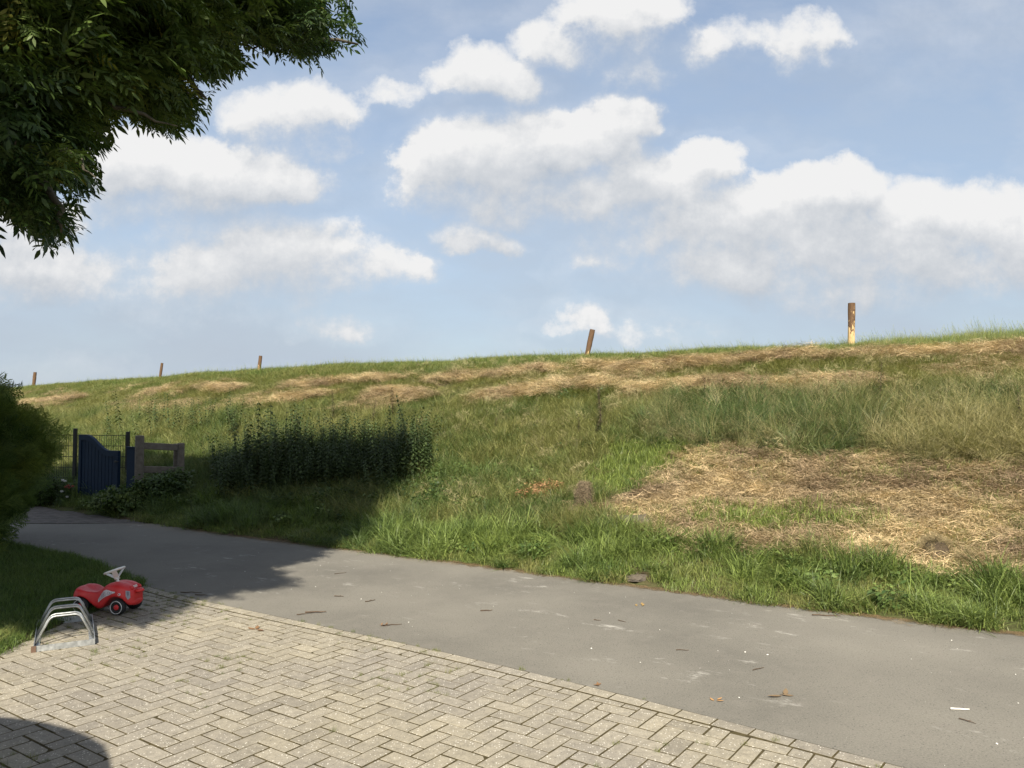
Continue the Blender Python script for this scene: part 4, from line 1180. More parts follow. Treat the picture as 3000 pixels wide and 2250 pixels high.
# ================================================================== BLUE GATE, RAILING, MESH FENCE
M_blue = plain('blue_paint', (0.006, 0.019, 0.042), .6, .2, .12, 7)
M_blk = plain('black_coating', (0.012, 0.014, 0.014), .5, .4)
M_grey = plain('grey_weathered_wood', (0.15, 0.13, 0.105), .9, .2, .3, 14, bmp=.5)
M_stop = plain('threshold_stone', (0.20, 0.17, 0.14), .9, .2)
G0 = Vector((-7.66, 14.15, 0.0)); G1 = Vector((-6.75, 13.72, 0.0))
gd = (G1 - G0); gw = gd.length; grz = math.atan2(gd.y, gd.x)
gate = empty('garden_gate', (G0.x, G0.y, 0), grz); tag(gate, 'dark blue wooden garden gate with swooping top at the end of the lane', 'gate')
def swoop(t_):      # height of the top of the gate at 0..1
    s_ = min(1, max(0, (t_ - .18) / .58)); s_ = s_ * s_ * (3 - 2 * s_)
    return 1.27 - .27 * s_
def ribbon(x0, x1, zlo, zhi, y0, y1, n=20):
    v = []; f = []
    for i in range(n + 1):
        x = x0 + (x1 - x0) * i / n
        v += [(x, y0, zlo(x)), (x, y0, zhi(x)), (x, y1, zhi(x)), (x, y1, zlo(x))]
        if i:
            for k in range(4): f.append((4 * i - 4 + k, 4 * i - 4 + (k + 1) % 4, 4 * i + (k + 1) % 4, 4 * i + k))
    f += [(3, 2, 1, 0), (4 * n, 4 * n + 1, 4 * n + 2, 4 * n + 3)]
    return v, f
v, f = ribbon(0, gw, lambda x: swoop(x / gw) - .10, lambda x: swoop(x / gw), -.03, .03)
obj('top_rail', make_mesh('top_rail', v, f, M_blue), gate)
for a, b_, nm in ((0, .065, 'stile'), (gw - .065, gw, 'stile')):
    v, f = ribbon(a, b_, lambda x: .04, lambda x: swoop(x / gw) - .102, -.028, .028, 3)
    obj(nm, make_mesh(nm, v, f, M_blue), gate)
v, f = ribbon(.067, gw - .067, lambda x: .04, lambda x: .20, -.028, .028, 2)
obj('bottom_rail', make_mesh('bottom_rail', v, f, M_blue), gate)
nb = 10; bw = (gw - .134) / nb
for i in range(nb):
    a = .067 + i * bw + .004; b_ = a + bw - .012
    v, f = ribbon(a, b_, lambda x: .202, lambda x: swoop(x / gw) - .102, -.012, .012, 4)
    obj('board', make_mesh('board', v, f, M_blue), gate)
mb = MB(); mb.box((gw - .03, -.045, .82), (.05, .03, .03)); mb.tube([(gw - .03, -.06, .82), (gw + .06, -.06, .82)], .008, 6); mb.build('latch', M_blk, gate)
mb = MB(); mb.box((gw / 2, 0.02, .008), (gw + .1, .12, .03)); tag(mb.build('threshold', M_stop, gate), 'pale stone strip')
# fixed blue screen beside the gate
side = empty('blue_screen', (-6.58, 13.66, 0), R(-24)); tag(side, 'narrow plain blue board post right of the gate', 'gate post')
mb = MB(); mb.box((.11, 0, .53), (.20, .05, 1.05), bev=.004); mb.build('board', M_blue, side)
mb = MB(); mb.box((.22, .04, .52), (.016, .10, 1.03)); mb.build('side_board', M_blue, side)
mb = MB(); mb.box((.11, 0, 1.066), (.24, .08, .02), bev=.004); mb.build('cap', M_blue, side)
# grey railing
rail = empty('wooden_railing', (-6.30, 13.50, 0), R(32)); tag(rail, 'grey weathered wooden railing with two rails beside the gate', 'railing')
mb = MB(); mb.box((0, 0, .62), (.13, .13, 1.30), bev=.012); mb.build('post', M_grey, rail)
def rl(z0, z1, x1):
    mb = MB(); d = Vector((x1, 0, z1 - z0)); ang = -math.atan2(d.z, d.x)
    mb.box((x1 / 2, -.02, (z0 + z1) / 2), (d.length - .12, .045, .115), rot=Matrix.Rotation(ang, 3, 'Y'), bev=.008); mb.build('rail', M_grey, rail)
LW = .66
rl(1.10, 1.05, LW); rl(.70, .66, LW)
mb = MB(); mb.box((LW, 0, .68), (.10, .10, .90), bev=.01); mb.build('post', M_grey, rail)
mb = MB(); mb.box((LW - .02, .34, .66), (.09, .09, .90), bev=.01); mb.build('post', M_grey, rail)
mb = MB(); mb.box((LW - .01, .17, 1.02), (.045, .26, .08), bev=.005); mb.build('rail', M_grey, rail)
# mesh fence
fence = empty('mesh_fence', (-7.1, 15.0, 0)); tag(fence, 'dark wire mesh panel fence behind the gate', 'fence')
def fpost(x, y, h):
    mb = MB(); mb.box((x + 7.1, y - 15.0, h / 2), (.06, .06, h), bev=.006); mb.build('post', M_blk, fence)
for x, y, h in ((-7.22, 15.0, 1.30), (-8.24, 15.05, 1.36), (-10.3, 15.2, 1.32), (-12.3, 15.4, 1.32)): fpost(x, y, h)
segs = [((-7.22, 15.0), (-8.32, 15.05)), ((-8.32, 15.05), (-10.3, 15.2)), ((-10.3, 15.2), (-12.3, 15.4))]
for z in (1.23, 1.03, .83, .63, .43, .23):
    mb = MB()
    for a, b_ in segs: mb.box(((a[0] + b_[0]) / 2 + 7.1, (a[1] + b_[1]) / 2 - 15.0, z), (math.dist(a, b_), .007, .011), rot=Matrix.Rotation(math.atan2(b_[1] - a[1], b_[0] - a[0]), 3, 'Z'))
    mb.build('wire', M_blk, fence)
mb = MB()
for a, b_ in segs:
    L_ = math.dist(a, b_); n = int(L_ / .045)
    for i in range(1, n):
        t_ = i / n; mb.box((a[0] + (b_[0] - a[0]) * t_ + 7.1, a[1] + (b_[1] - a[1]) * t_ - 15.0, .66), (.0055, .0055, 1.16))
tag(mb.build('wires', M_blk, fence), kind='stuff')

# ================================================================== BICYCLE RACK
M_galv, t, b, o = mat('galvanised_steel', .38, .5)
b.inputs['Metallic'].default_value = .75
n_ = t.noise(opos(t), 30, 4, .6)
t.link(t.mix(t.rng(n_, .3, .7), c4((0.30, 0.315, 0.32)), c4((0.50, 0.51, 0.50))), b.inputs['Base Color'])
t.link(t.rng(n_, .3, .7, .30, .5), b.inputs['Roughness'])
M_rust = plain('rust', (0.10, 0.062, 0.042), .9)
rack = empty('bicycle_rack', (-3.30, 5.555, 0), R(29)); tag(rack, 'galvanised steel bicycle rack with three hoops at the corner of the paving', 'bicycle rack')
RW, RD, RH = .375, .80, .205
def angle_iron(p0, p1, name, inward):
    p0, p1 = Vector(p0), Vector(p1); d = (p1 - p0); L_ = d.length; rz = math.atan2(d.y, d.x); M_ = Matrix.Rotation(rz, 3, 'Z'); c_ = (p0 + p1) / 2
    mb = MB(); mb.box(c_ + Vector((0, 0, .022)), (L_, .004, .040), rot=M_)
    mb.box(c_ + M_ @ Vector((0, inward * .017, .003)), (L_, .034, .004), rot=M_)
    return mb.build(name, M_galv, rack)
angle_iron((0, 0, 0), (RW, 0, 0), 'front_rail', 1); angle_iron((0, RD, 0), (RW, RD, 0), 'back_rail', -1)
angle_iron((0, .002, 0), (0, RD - .002, 0), 'side_rail', -1); angle_iron((RW, .002, 0), (RW, RD - .002, 0), 'side_rail', 1)
mb = MB(); mb.box((.0, -.004, .02), (.03, .012, .045)); tag(mb.build('end_cap', M_rust, rack), 'rusty corner')
def hoop(y):
    m_ = .098; pts_ = [(0.006, y, .02)]
    tl = (m_, y, RH); tr = (RW - m_, y, RH); r_ = .035
    import itertools
    def corner(c, a, b_):
        c, a, b_ = Vector(c), Vector(a), Vector(b_); u_ = (a - c).normalized() * r_; w_ = (b_ - c).normalized() * r_
        return [c + u_ * (1 - k) ** 2 + w_ * k ** 2 for k in (0, .25, .5, .75, 1)]
    pts_ += corner(tl, pts_[0], tr) + corner(tr, tl, (RW - .006, y, .02)) + [(RW - .006, y, .02)]
    mb = MB(); mb.tube(pts_, .0066, 8); mb.build('hoop', M_galv, rack, smooth=True)
for y in (.16, .42, .68):
    hoop(y - .034); hoop(y + .034)

# ================================================================== RIDE-ON TOY CAR
M_red, t, b, o = mat('faded_red_plastic', .42, .45)
n_ = t.noise(opos(t), 9, 4, .6); n2_ = t.noise(opos(t), 60, 3, .6)
t.link(t.mix(t.rng(n_, .35, .65), c4((0.50, 0.018, 0.020)), c4((0.60, 0.035, 0.035))), b.inputs['Base Color'])
t.link(t.rng(n2_, .3, .7, .33, .55), b.inputs['Roughness'])
M_tyre = plain('black_tyre', (0.022, 0.022, 0.022), .7, .3)
M_white = plain('white_plastic', (0.66, 0.66, 0.64), .45, .4, .06)
M_lab = plain('label_white', (0.62, 0.58, 0.60), .5, .3, .1, 60)
M_gr = plain('label_grey', (0.16, 0.15, 0.19), .5, .3); M_let = plain('letter_lilac', (0.34, 0.29, 0.34), .5, .3)
car = empty('toy_car', (-3.36, 6.70, 0), R(-8)); car.scale = (.94, .94, .94); tag(car, 'red plastic ride-on toy car with white steering wheel on the paving', 'toy car')
xs_ = [-.285, -.27, -.24, -.20, -.16, -.12, -.08, -.04, -.01, .02, .05, .09, .13, .17, .21, .245, .27, .285]
top_ = [.150, .200, .224, .226, .214, .200, .196, .200, .222, .245, .256, .262, .262, .257, .246, .228, .200, .165]
mid_ = [.150, .205, .230, .205, .180, .172, .172, .182, .214, .244, .258, .266, .266, .260, .248, .230, .200, .165]
bot_ = [.115, .105, .125, .150, .148, .110, .060, .040, .042, .062, .095, .135, .150, .150, .135, .085, .070, .110]
wid_ = [.075, .115, .138, .145, .140, .122, .108, .104, .108, .118, .126, .134, .138, .136, .130, .118, .092, .060]
v = []; f = []; NS = 14
for i, x in enumerate(xs_):
    w_, tz, mz, bz = wid_[i], top_[i], mid_[i], bot_[i]
    ring = []
    for j in range(NS):               # half loop from top centre round the side to the bottom centre
        a = j / (NS - 1)
        if a < .45:
            k = a / .45; yy = w_ * .86 * k; zz = mz * (1 - k ** 2) + (tz - .012) * k ** 2 + (.006 * math.sin(k * math.pi))
        elif a < .75:
            k = (a - .45) / .30; yy = w_ * (.86 + .14 * math.sin(k * math.pi / 2)); zz = (tz - .012) * (1 - k) + bz * k
        else:
            k = (a - .75) / .25; yy = w_ * (1 - k); zz = bz + (.05 * min(1, k * 3)) * (0 if bz < .09 else .2)
        ring.append((x, yy, zz))
    full = ring + [(p_[0], -p_[1], p_[2]) for p_ in ring[-2:0:-1]]
    v += full
M2 = 2 * NS - 2
for i in range(len(xs_) - 1):
    for j in range(M2): f.append((i * M2 + j, i * M2 + (j + 1) % M2, (i + 1) * M2 + (j + 1) % M2, (i + 1) * M2 + j))
f += [tuple(range(M2 - 1, -1, -1)), tuple(range((len(xs_) - 1) * M2, len(xs_) * M2))]
body = obj('body', make_mesh('body', v, f, M_red, True), car)
ss = body.modifiers.new('s', 'SUBSURF'); ss.levels = 1; ss.render_levels = 1
# front bumper and eyes-shaped lamp bumps
def blob(name, c, r_, m, parent, sc=(1, 1, 1), n=12):
    vs = []; fs = []
    for i in range(n // 2 + 1):
        th = math.pi * i / (n // 2)
        for j in range(n):
            ph = 2 * math.pi * j / n
            vs.append((c[0] + r_ * sc[0] * math.sin(th) * math.cos(ph), c[1] + r_ * sc[1] * math.sin(th) * math.sin(ph), c[2] + r_ * sc[2] * math.cos(th)))
    for i in range(n // 2):
        for j in range(n): fs.append((i * n + j, i * n + (j + 1) % n, (i + 1) * n + (j + 1) % n, (i + 1) * n + j))
    return obj(name, make_mesh(name, vs, fs, m, True), parent)
for s_ in (-1, 1):
    hl = blob('headlight_bump', (.243, s_ * .050, .222), .024, M_red, car, (1.3, .8, .8))
blob('bumper', (.268, 0, .100), .040, M_red, car, (.55, 2.2, .8))
blob('rear_bumper', (-.275, 0, .120), .040, M_red, car, (.6, 2.3, .7))
blob('nose', (.290, 0, .196), .032, M_red, car, (1.2, 1.5, .65))
mb = MB(); mb.box((.262, -.02, .240), (.006, .05, .006)); mb.box((.266, -.02, .230), (.006, .05, .006)); mb.build('emblem', M_white, car)
def wheel(x, s_):
    y = s_ * .118; W_ = empty('wheel', (x, y, .070)); W_.parent = car
    def lathe(name, prof, m, n=24):
        vs = []; fs = []
        for (r_, yy) in prof:
            for j in range(n):
                a2 = 2 * math.pi * j / n; vs.append((r_ * math.cos(a2), yy * s_, r_ * math.sin(a2)))
        for i in range(len(prof) - 1):
            for j in range(n): fs.append((i * n + j, i * n + (j + 1) % n, (i + 1) * n + (j + 1) % n, (i + 1) * n + j))
        obj(name, make_mesh(name, vs, fs, m, True), W_)
    lathe('tyre', [(.0, -.030), (.060, -.030), (.069, -.022), (.070, 0), (.069, .016), (.062, .024), (.046, .025), (.030, .018), (.0, .018)], M_tyre)
    lathe('ring', [(.0560, .0235), (.0550, .0285), (.0520, .0285), (.0505, .0245)], M_white)
    lathe('hub', [(.023, .018), (.022, .026), (.012, .030), (.0, .030)], M_red)
for x in (-.185, .165):
    for s_ in (-1, 1): wheel(x, s_)
# steering wheel
sw = empty('steering_wheel', (.085, 0, .262)); sw.parent = car; sw.rotation_euler = (0, R(-20), 0)
mb = MB(); mb.tube([(0, 0, -.02), (0, 0, .035)], [.013, .011], 10); mb.build('column', M_white, sw)
mb = MB(); n = 28
mb.tube([(.082 * math.cos(2 * math.pi * j / n), .082 * math.sin(2 * math.pi * j / n), .105) for j in range(n + 1)], .0095, 8, cap=False); mb.build('rim', M_white, sw, smooth=True)
mb = MB()
for k in range(3):
    a2 = math.pi + k * 2.094; c_ = Vector((math.cos(a2), math.sin(a2), 0)); sd = Vector((-c_.y, c_.x, 0))
    A = [Vector((0, 0, .028)) + sd * .022 - c_ * .01, Vector((0, 0, .028)) - sd * .022 - c_ * .01, c_ * .080 - sd * .020 + Vector((0, 0, .102)), c_ * .080 + sd * .020 + Vector((0, 0, .102))]
    B = [p_ - Vector((0, 0, .007)) for p_ in A]
    mb.add(A + B, [(0, 1, 2, 3), (7, 6, 5, 4), (0, 4, 5, 1), (1, 5, 6, 2), (2, 6, 7, 3), (3, 7, 4, 0)])
mb.build('spoke_cone', M_white, sw)
# side label: a tapering swoosh carrying lettering
def side_y(x, z):
    w_ = np.interp(x, xs_, wid_); tz = np.interp(x, xs_, top_) - .012; bz = np.interp(x, xs_, bot_)
    k = min(1, max(0, (tz - z) / max(tz - bz, .01)))
    return w_ * (.86 + .14 * math.sin(k * math.pi / 2))
for s_ in (-1, 1):
    P0 = [(-.030, .100, .128), (-.005, .120, .165), (.025, .142, .204), (.055, .158, .216), (.085, .170, .214), (.115, .184, .206), (.150, .196, .204)]
    vs = []; fs = []
    for i, (x, z0, z1) in enumerate(P0):
        vs += [(x, s_ * (side_y(x, z0) + .004), z0), (x, s_ * (side_y(x, z1) + .005), z1)]
        if i: fs.append((2 * i - 2, 2 * i, 2 * i + 1, 2 * i - 1))
    lb = obj('side_label', make_mesh('side_label', vs, fs, M_lab), car)
    mb = MB()
    word = 'BOBBY-CAR'
    for ci, ch in enumerate(word):
        t_ = (ci + .5) / len(word); x = -.022 + .150 * t_; z0 = float(np.interp(x, [p_[0] for p_ in P0], [p_[1] for p_ in P0])); z1 = float(np.interp(x, [p_[0] for p_ in P0], [p_[2] for p_ in P0]))
        hh = (z1 - z0) * .72
        cd = bpy.data.curves.new('letter', 'FONT'); cd.body = ch; cd.size = hh * 1.25; cd.extrude = .0006; cd.align_x = 'CENTER'
        cd.materials.append(M_let); cd.resolution_u = 2
        tmp = bpy.data.objects.new('tmp', cd); COL.objects.link(tmp); bpy.context.view_layer.update()
        lme = bpy.data.meshes.new_from_object(tmp.evaluated_get(bpy.context.evaluated_depsgraph_get())); bpy.data.objects.remove(tmp)
        lo_ = obj('letter', lme, lb); zc = z0 + (z1 - z0) * .14
        lo_.scale = (min(1, .0165 / (hh * .80)), 1, 1)
        lo_.location = (x, s_ * (side_y(x, zc + hh / 2) + .0075), zc)
        lo_.rotation_euler = (R(90), R(-14), 0) if s_ < 0 else (R(90), R(14), R(180))
    # round badge and dark lamp sticker at the front wing
    mb = MB(); mb.tube([(.185, s_ * (side_y(.185, .180) - .004), .180), (.185, s_ * (side_y(.185, .180) + .006), .180)], .0115, 14); bd = mb.build('badge', M_lab, car)
    mb = MB(); mb.tube([(.185, s_ * (side_y(.185, .180) + .004), .180), (.185, s_ * (side_y(.185, .180) + .0072), .180)], .0065, 12); mb.build('badge_centre', M_red, bd)
    vs = [(.232, s_ * (side_y(.232, .21) + .004), .212), (.262, s_ * (side_y(.262, .19) + .006), .205), (.268, s_ * (side_y(.268, .15) + .008), .150), (.256, s_ * (side_y(.256, .13) + .009), .132), (.240, s_ * (side_y(.24, .16) + .007), .165)]
    dl = obj('lamp_sticker', make_mesh('lamp_sticker', vs, [(0, 1, 2, 3, 4)], plain('lamp_grey', (0.27, 0.27, 0.30), .35)), car)
    c_ = Vector((sum(a[0] for a in vs) / 5, sum(a[1] for a in vs) / 5, sum(a[2] for a in vs) / 5))
    vs2 = [tuple(c_ + (Vector(a) - c_) * .5 + Vector((0, s_ * .002, .012))) for a in vs]
    obj('lamp_mark', make_mesh('lamp_mark', vs2, [(0, 1, 2, 3, 4)], M_gr), dl)

# ================================================================== CONIFER HEDGE AT THE LEFT
M_thu = foliage_mat('conifer_scale', .22, True, rough=.6, var=.35)
def spray(name, rs):
    """flat, fern-like branchlet of a cypress"""
    r_ = random.Random(rs); st = []; L_ = .22
    curve = r_.uniform(-.3, .3)
    def seg(p0, d, l, wd, nrm):
        sd = d.cross(nrm).normalized(); p1 = p0 + d * l; pm = p0 + d * l * .5
        st.append(([p0 - sd * wd / 2, pm - sd * wd / 2, p1], [p0 + sd * wd / 2, pm + sd * wd / 2, p1 + sd * .0005], r_.random()))
    nrm = Vector((0, 1, 0)); p_ = Vector((0, 0, 0)); d = Vector((0, 0, 1))
    for i in range(12):
        ang = curve * i / 12; d = Vector((math.sin(ang), .02 * r_.gauss(0, 1), math.cos(ang))).normalized()
        seg(p_, d, L_ / 11, .004, nrm)
        if i > 0:
            for s_ in (-1, 1):
                l = (.085 * math.sin(math.pi * (i + 1.5) / 14) + .02) * r_.uniform(.8, 1.2)
                d2 = Matrix.Rotation(s_ * r_.uniform(.5, .8), 3, 'Y') @ d; d2.y += r_.gauss(0, .15); d2.normalize()
                seg(p_, d2, l, .005, nrm)
                for q_ in range(3):
                    k = (q_ + 1) / 4; d3 = Matrix.Rotation(s_ * r_.choice((-.5, .5)), 3, 'Y') @ d2
                    seg(p_ + d2 * l * k, d3, l * .35, .005, nrm)
        p_ = p_ + d * L_ / 12
    return obj(name, strips_mesh(name, st, M_thu), link=False)
C_spray = coll('conifer_spray', [spray('spray_%d' % i, 400 + i) for i in range(4)])
con = empty('conifer', (-7.22, 9.15, 0)); tag(con, 'dense dark green conifer bush at the left edge beside the lane', 'conifer')
n = 5200
h_ = rng.uniform(.04, 1.98, n) ** 1.0; a_ = rng.uniform(0, 6.283, n)
prof_r = np.interp(h_, [.1, .4, .8, 1.2, 1.6, 1.85, 2.05], [.95, 1.08, 1.20, 1.18, .95, .70, .30])
lump = 1 + .42 * (fbm(a_ * 1.2, h_, 1.6, 3, 141) - .5) * 2
dep = rng.random(n) ** 2.2 * .5; out_ = rng.random(n) < .22; dep[out_] = -.13 * rng.random(out_.sum())
rr = prof_r * lump * (1 - dep)
px_ = rr * np.cos(a_); py_ = rr * np.sin(a_)
# sprays point outwards and up
el = rng.uniform(-.1, 1.0, n)
rot = np.stack([rng.normal(0, .3, n), math.pi / 2 - el, a_ + rng.normal(0, .35, n)], 1)
spin = rot.copy()
colr = lerp((0.055, 0.095, 0.020), (0.155, 0.195, 0.038), sm(fbm(a_ * 2, h_, 2.2, 3, 143) + .2 * (rng.random(n) - .5), .3, .75))
tag(scatter('crown', C_spray, np.stack([px_, py_, h_], 1), spin, rng.uniform(.7, 1.7, n), colr, parent=con), kind='stuff')
mb = MB(); mb.tube([(0, 0, -.1), (.02, 0, 1.0), (0, .02, 1.8)], [.07, .05, .02], 8)
for k in range(14):
    a2 = k * 2.4; z = .2 + k * .11; l = .6
    mb.tube([(0, 0, z), (l * math.cos(a2), l * math.sin(a2), z + .25)], [.02, .006], 5)
mb.build('trunk', M_twig, con)
# inner dead mass so the bush is dense
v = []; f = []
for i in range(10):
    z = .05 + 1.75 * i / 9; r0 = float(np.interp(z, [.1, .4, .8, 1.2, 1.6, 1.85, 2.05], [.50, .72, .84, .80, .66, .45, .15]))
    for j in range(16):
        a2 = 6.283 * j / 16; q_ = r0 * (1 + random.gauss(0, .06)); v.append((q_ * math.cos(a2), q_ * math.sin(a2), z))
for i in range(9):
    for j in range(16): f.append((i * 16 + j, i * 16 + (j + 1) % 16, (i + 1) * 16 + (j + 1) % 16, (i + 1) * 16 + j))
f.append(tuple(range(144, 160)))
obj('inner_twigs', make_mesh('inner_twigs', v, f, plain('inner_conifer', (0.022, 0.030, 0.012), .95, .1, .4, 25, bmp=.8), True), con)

# ================================================================== ASH TREE
M_ash = foliage_mat('ash_leaf', .30, True, rough=.5, var=.30, spec=.25)
M_asho = foliage_mat('ash_leaf_single', .30, False, base=(0.036, 0.066, 0.018), rough=.5, var=.30, spec=.25)
M_bark = plain('ash_bark', (0.085, 0.075, 0.055), .9, .2, .35, 18, bmp=.6)
def pinnate(r_, base, d, nrm, L_=.24, pairs=4, sc=1.0):
    """strips of one compound ash leaf: rachis, leaflet pairs and a terminal leaflet"""
    st = []; d = d.normalized(); p_ = base.copy(); n_ = nrm
    step = L_ * sc / (pairs + 1.0); pts_ = [p_.copy()]
    for i in range(pairs + 1):
        d = (d + Vector((0, 0, -.09))).normalized(); p_ = p_ + d * step; pts_.append(p_.copy())
    sd = d.cross(n_).normalized()
    st.append(([a - sd * .0012 for a in pts_], [a + sd * .0012 for a in pts_], .5))
    for i in range(1, pairs + 1):
        dd = (pts_[i + 1] - pts_[i]).normalized(); s2 = dd.cross(n_).normalized()
        for s_ in (-1, 1):
            ld = (dd * .62 + s2 * s_ * .8 + Vector((0, 0, -.08 + r_.gauss(0, .18)))).normalized()
            l = .074 * sc * r_.uniform(.85, 1.15)
            nn = (n_ + s2 * s_ * r_.gauss(-.25, .25)).normalized()
            L, Rr = leafshape(l, l * .33, pts_[i], ld, nn, 3, .16); st.append((L, Rr, r_.random()))
    l = .088 * sc
    L, Rr = leafshape(l, l * .36, pts_[-1], (pts_[-1] - pts_[-2]).normalized() + Vector((0, 0, -.2)), n_, 3, .16); st.append((L, Rr, r_.random()))
    return st
def leaf_cluster(name, rs, m):
    r_ = random.Random(rs); st = []; tl = .30
    tw = [Vector((0, 0, 0)), Vector((tl * .5, .01, .02)), Vector((tl, 0, .01))]
    st.append(([a - Vector((0, .003, 0)) for a in tw], [a + Vector((0, .003, 0)) for a in tw], .1))
    for k in range(7):
        t_ = .15 + .85 * k / 6; a2 = k * 2.3 + r_.gauss(0, .3)
        d = Vector((.55 + .45 * t_, math.cos(a2) * (1 - .5 * t_), math.sin(a2) * .55 * (1 - .3 * t_) + .1))
        nn = Vector((r_.gauss(0, .25), r_.gauss(0, .25), 1)).normalized()
        st += pinnate(r_, Vector((tl * t_, 0, .015)), d, nn, .22, r_.choice((3, 4, 4, 5)), r_.uniform(.85, 1.1))
    return obj(name, strips_mesh(name, st, m), link=False)
C_ash = coll('ash_cluster', [leaf_cluster('ash_cluster_%d' % i, 500 + i, M_ash) for i in range(6)])
TR = Vector((-6.6, 2.6, 0))
tree = empty('ash_tree', TR); tag(tree, 'large ash tree reaching in from the left with dark drooping foliage', 'tree')
SIL = [(-400, -400), (1015, -400), (1055, 0), (1058, 45), (1040, 75), (1078, 95), (1078, 140), (1060, 172), (1015, 180), (958, 180), (948, 222), (925, 195), (880, 188), (825, 192), (795, 170), (765, 148), (725, 146), (700, 140), (675, 128), (645, 138), (655, 152), (700, 158), (742, 215), (725, 250), (688, 245), (625, 268), (590, 258), (540, 245), (515, 262), (545, 285), (575, 305), (600, 318), (582, 372), (555, 392), (556, 420), (518, 415), (468, 420), (435, 388), (400, 362), (370, 368), (325, 362), (300, 342), (278, 345), (305, 382), (312, 430), (328, 465), (312, 482), (268, 465), (265, 500), (278, 528), (310, 562), (278, 608), (252, 595), (225, 575), (200, 572), (165, 580), (128, 592), (125, 600), (165, 632), (200, 650), (235, 672), (238, 708), (200, 732), (172, 770), (150, 765), (98, 735), (68, 705), (45, 672), (20, 645), (-60, 610), (-400, 500)]
def xmax_shade(wv):
    return np.interp(wv, [6.1, 6.5, 7.0, 7.3, 7.6, 7.95, 8.35, 9.0, 9.75, 10.7, 12.2, 15.1, 19], [-2.95, -2.75, -2.65, -2.5, -2.12, -2.08, -2.45, -2.3, -2.12, -1.62, -1.5, -1.45, -4.0])
def wmax_shade(xv):
    return np.interp(xv, [-12, -8, -6.5, -4.5, -1.3], [19.5, 18.3, 16.8, 15.4, 14.6])
def shade_ok(x, y, z):
    wv = y + z * COT; xs2 = x + z * COT * SUN_SIDE
    wob = .60 * (fbm(xs2 * 1.2, wv, 1.4, 3, 151) - .5) + .75 * (fbm(xs2 * .6, wv * 1.6, 2.6, 2, 153) - .5)
    lo_ = np.where(xs2 > -3.9, 6.30, 6.25) + .0
    jit = rng.random(np.shape(xs2)) ** 2 * .45        # thins out towards the edge of its shade
    return (xs2 < xmax_shade(wv) + .12 + wob - jit) & (wv < wmax_shade(xs2) + wob) & (wv > lo_ - .40 + .6 * wob)
# clusters kept only inside the outline; crown shaped so its shade falls as set
def fits(P_, rot, sc, loose=False):
    rx, ry, rz = rot[:, 0], rot[:, 1], rot[:, 2]
    fw = np.stack([np.cos(ry) * np.cos(rz), np.cos(ry) * np.sin(rz), -np.sin(ry)], 1)
    sd = np.stack([-np.sin(rz), np.cos(rz), 0 * rz], 1)
    ok = np.ones(len(P_), bool); s_ = sc[:, None]
    for (a, b_, c_) in ((0, 0, 0), (.24, .17, -.09), (.24, -.17, -.09), (.50, 0, -.12), (.30, 0, -.16)):
        Q = P_ + (fw * a + sd * b_ + np.array([[0, 0, c_]])) * s_
        dep = Q[:, 1] * math.cos(PITCH) + (Q[:, 2] - EYE) * math.sin(PITCH)
        qx, qy = project(Q[:, 0], Q[:, 1], Q[:, 2])
        inf = (dep > .2) & (qx > -15) & (qy > -15) & (qx < 3015) & (qy < 2265)
        if not (loose and b_ != 0) : ok &= (~inf) | inpoly(qx, qy, SIL)
        ok &= shade_ok(Q[:, 0], Q[:, 1], Q[:, 2])
    return ok
def mkrot(P_):
    n = len(P_)
    oa = np.arctan2(P_[:, 1] - TR.y, P_[:, 0] - TR.x) + rng.normal(0, .8, n)
    return np.stack([rng.normal(0, .4, n), .16 + rng.normal(0, .35, n), oa], 1)
AX = []; AR = []; AS = []
n = 21000
q_ = rng.normal(0, 1, (n, 3)); q_ /= np.linalg.norm(q_, axis=1)[:, None]
rad_ = rng.random(n) ** (1 / 2.2)
P_ = np.stack([q_[:, 0] * 5.3 * rad_ - 6.9, q_[:, 1] * 5.2 * rad_ + 3.3, q_[:, 2] * 3.9 * rad_ + 6.5], 1)
P_ = P_[(P_[:, 2] > 2.3) & ((np.hypot(P_[:, 0], P_[:, 1]) > 2.4) | (P_[:, 2] > 4.5))]
px_, py_ = project(P_[:, 0], P_[:, 1], P_[:, 2])
closein = (P_[:, 1] < 4.3) & (P_[:, 1] > .2) & (px_ > -300) & (py_ > -300)
P_ = P_[~closein]
r_ = mkrot(P_); s_ = rng.uniform(.8, 1.15, len(P_)); k = fits(P_, r_, s_)
px_, py_ = project(P_[:, 0], P_[:, 1], P_[:, 2]); fr_ = (P_[:, 1] > .5) & (px_ > -40) & (py_ > -40)
k &= ~fr_ | (rng.random(len(P_)) < .40)
AX.append(P_[k]); AR.append(r_[k]); AS.append(s_[k])
# the hanging sprays seen against the sky
for sc_, cnt_ in ((1.0, 9000), (.8, 9000), (.55, 9000)):
    px = rng.uniform(-90, 1085, cnt_); py = rng.uniform(-90, 775, cnt_)
    k = inpoly(px, py, SIL); px, py = px[k], py[k]
    d_y = np.maximum(4.3, 4.9 + 3.0 * np.maximum(0, px) / 1050 + rng.normal(0, .45, len(px)))
    ta = (px - 1500) / F; tb = (1125 - py) / F
    yy = math.cos(PITCH) - tb * math.sin(PITCH); zz = math.sin(PITCH) + tb * math.cos(PITCH)
    P_ = np.stack([ta / yy * d_y, d_y, EYE + zz / yy * d_y], 1)
    r_ = mkrot(P_); s_ = np.full(len(P_), sc_) * rng.uniform(.9, 1.1, len(P_)); k = fits(P_, r_, s_, True)
    k &= rng.random(len(P_)) < np.where(P_[:, 0] / P_[:, 1] > (800 - 1500) / F, .80, {1.0: .20, .8: .22, .55: .30}[sc_])
    AX.append(P_[k]); AR.append(r_[k]); AS.append(s_[k])
    print('edge', sc_, k.sum())
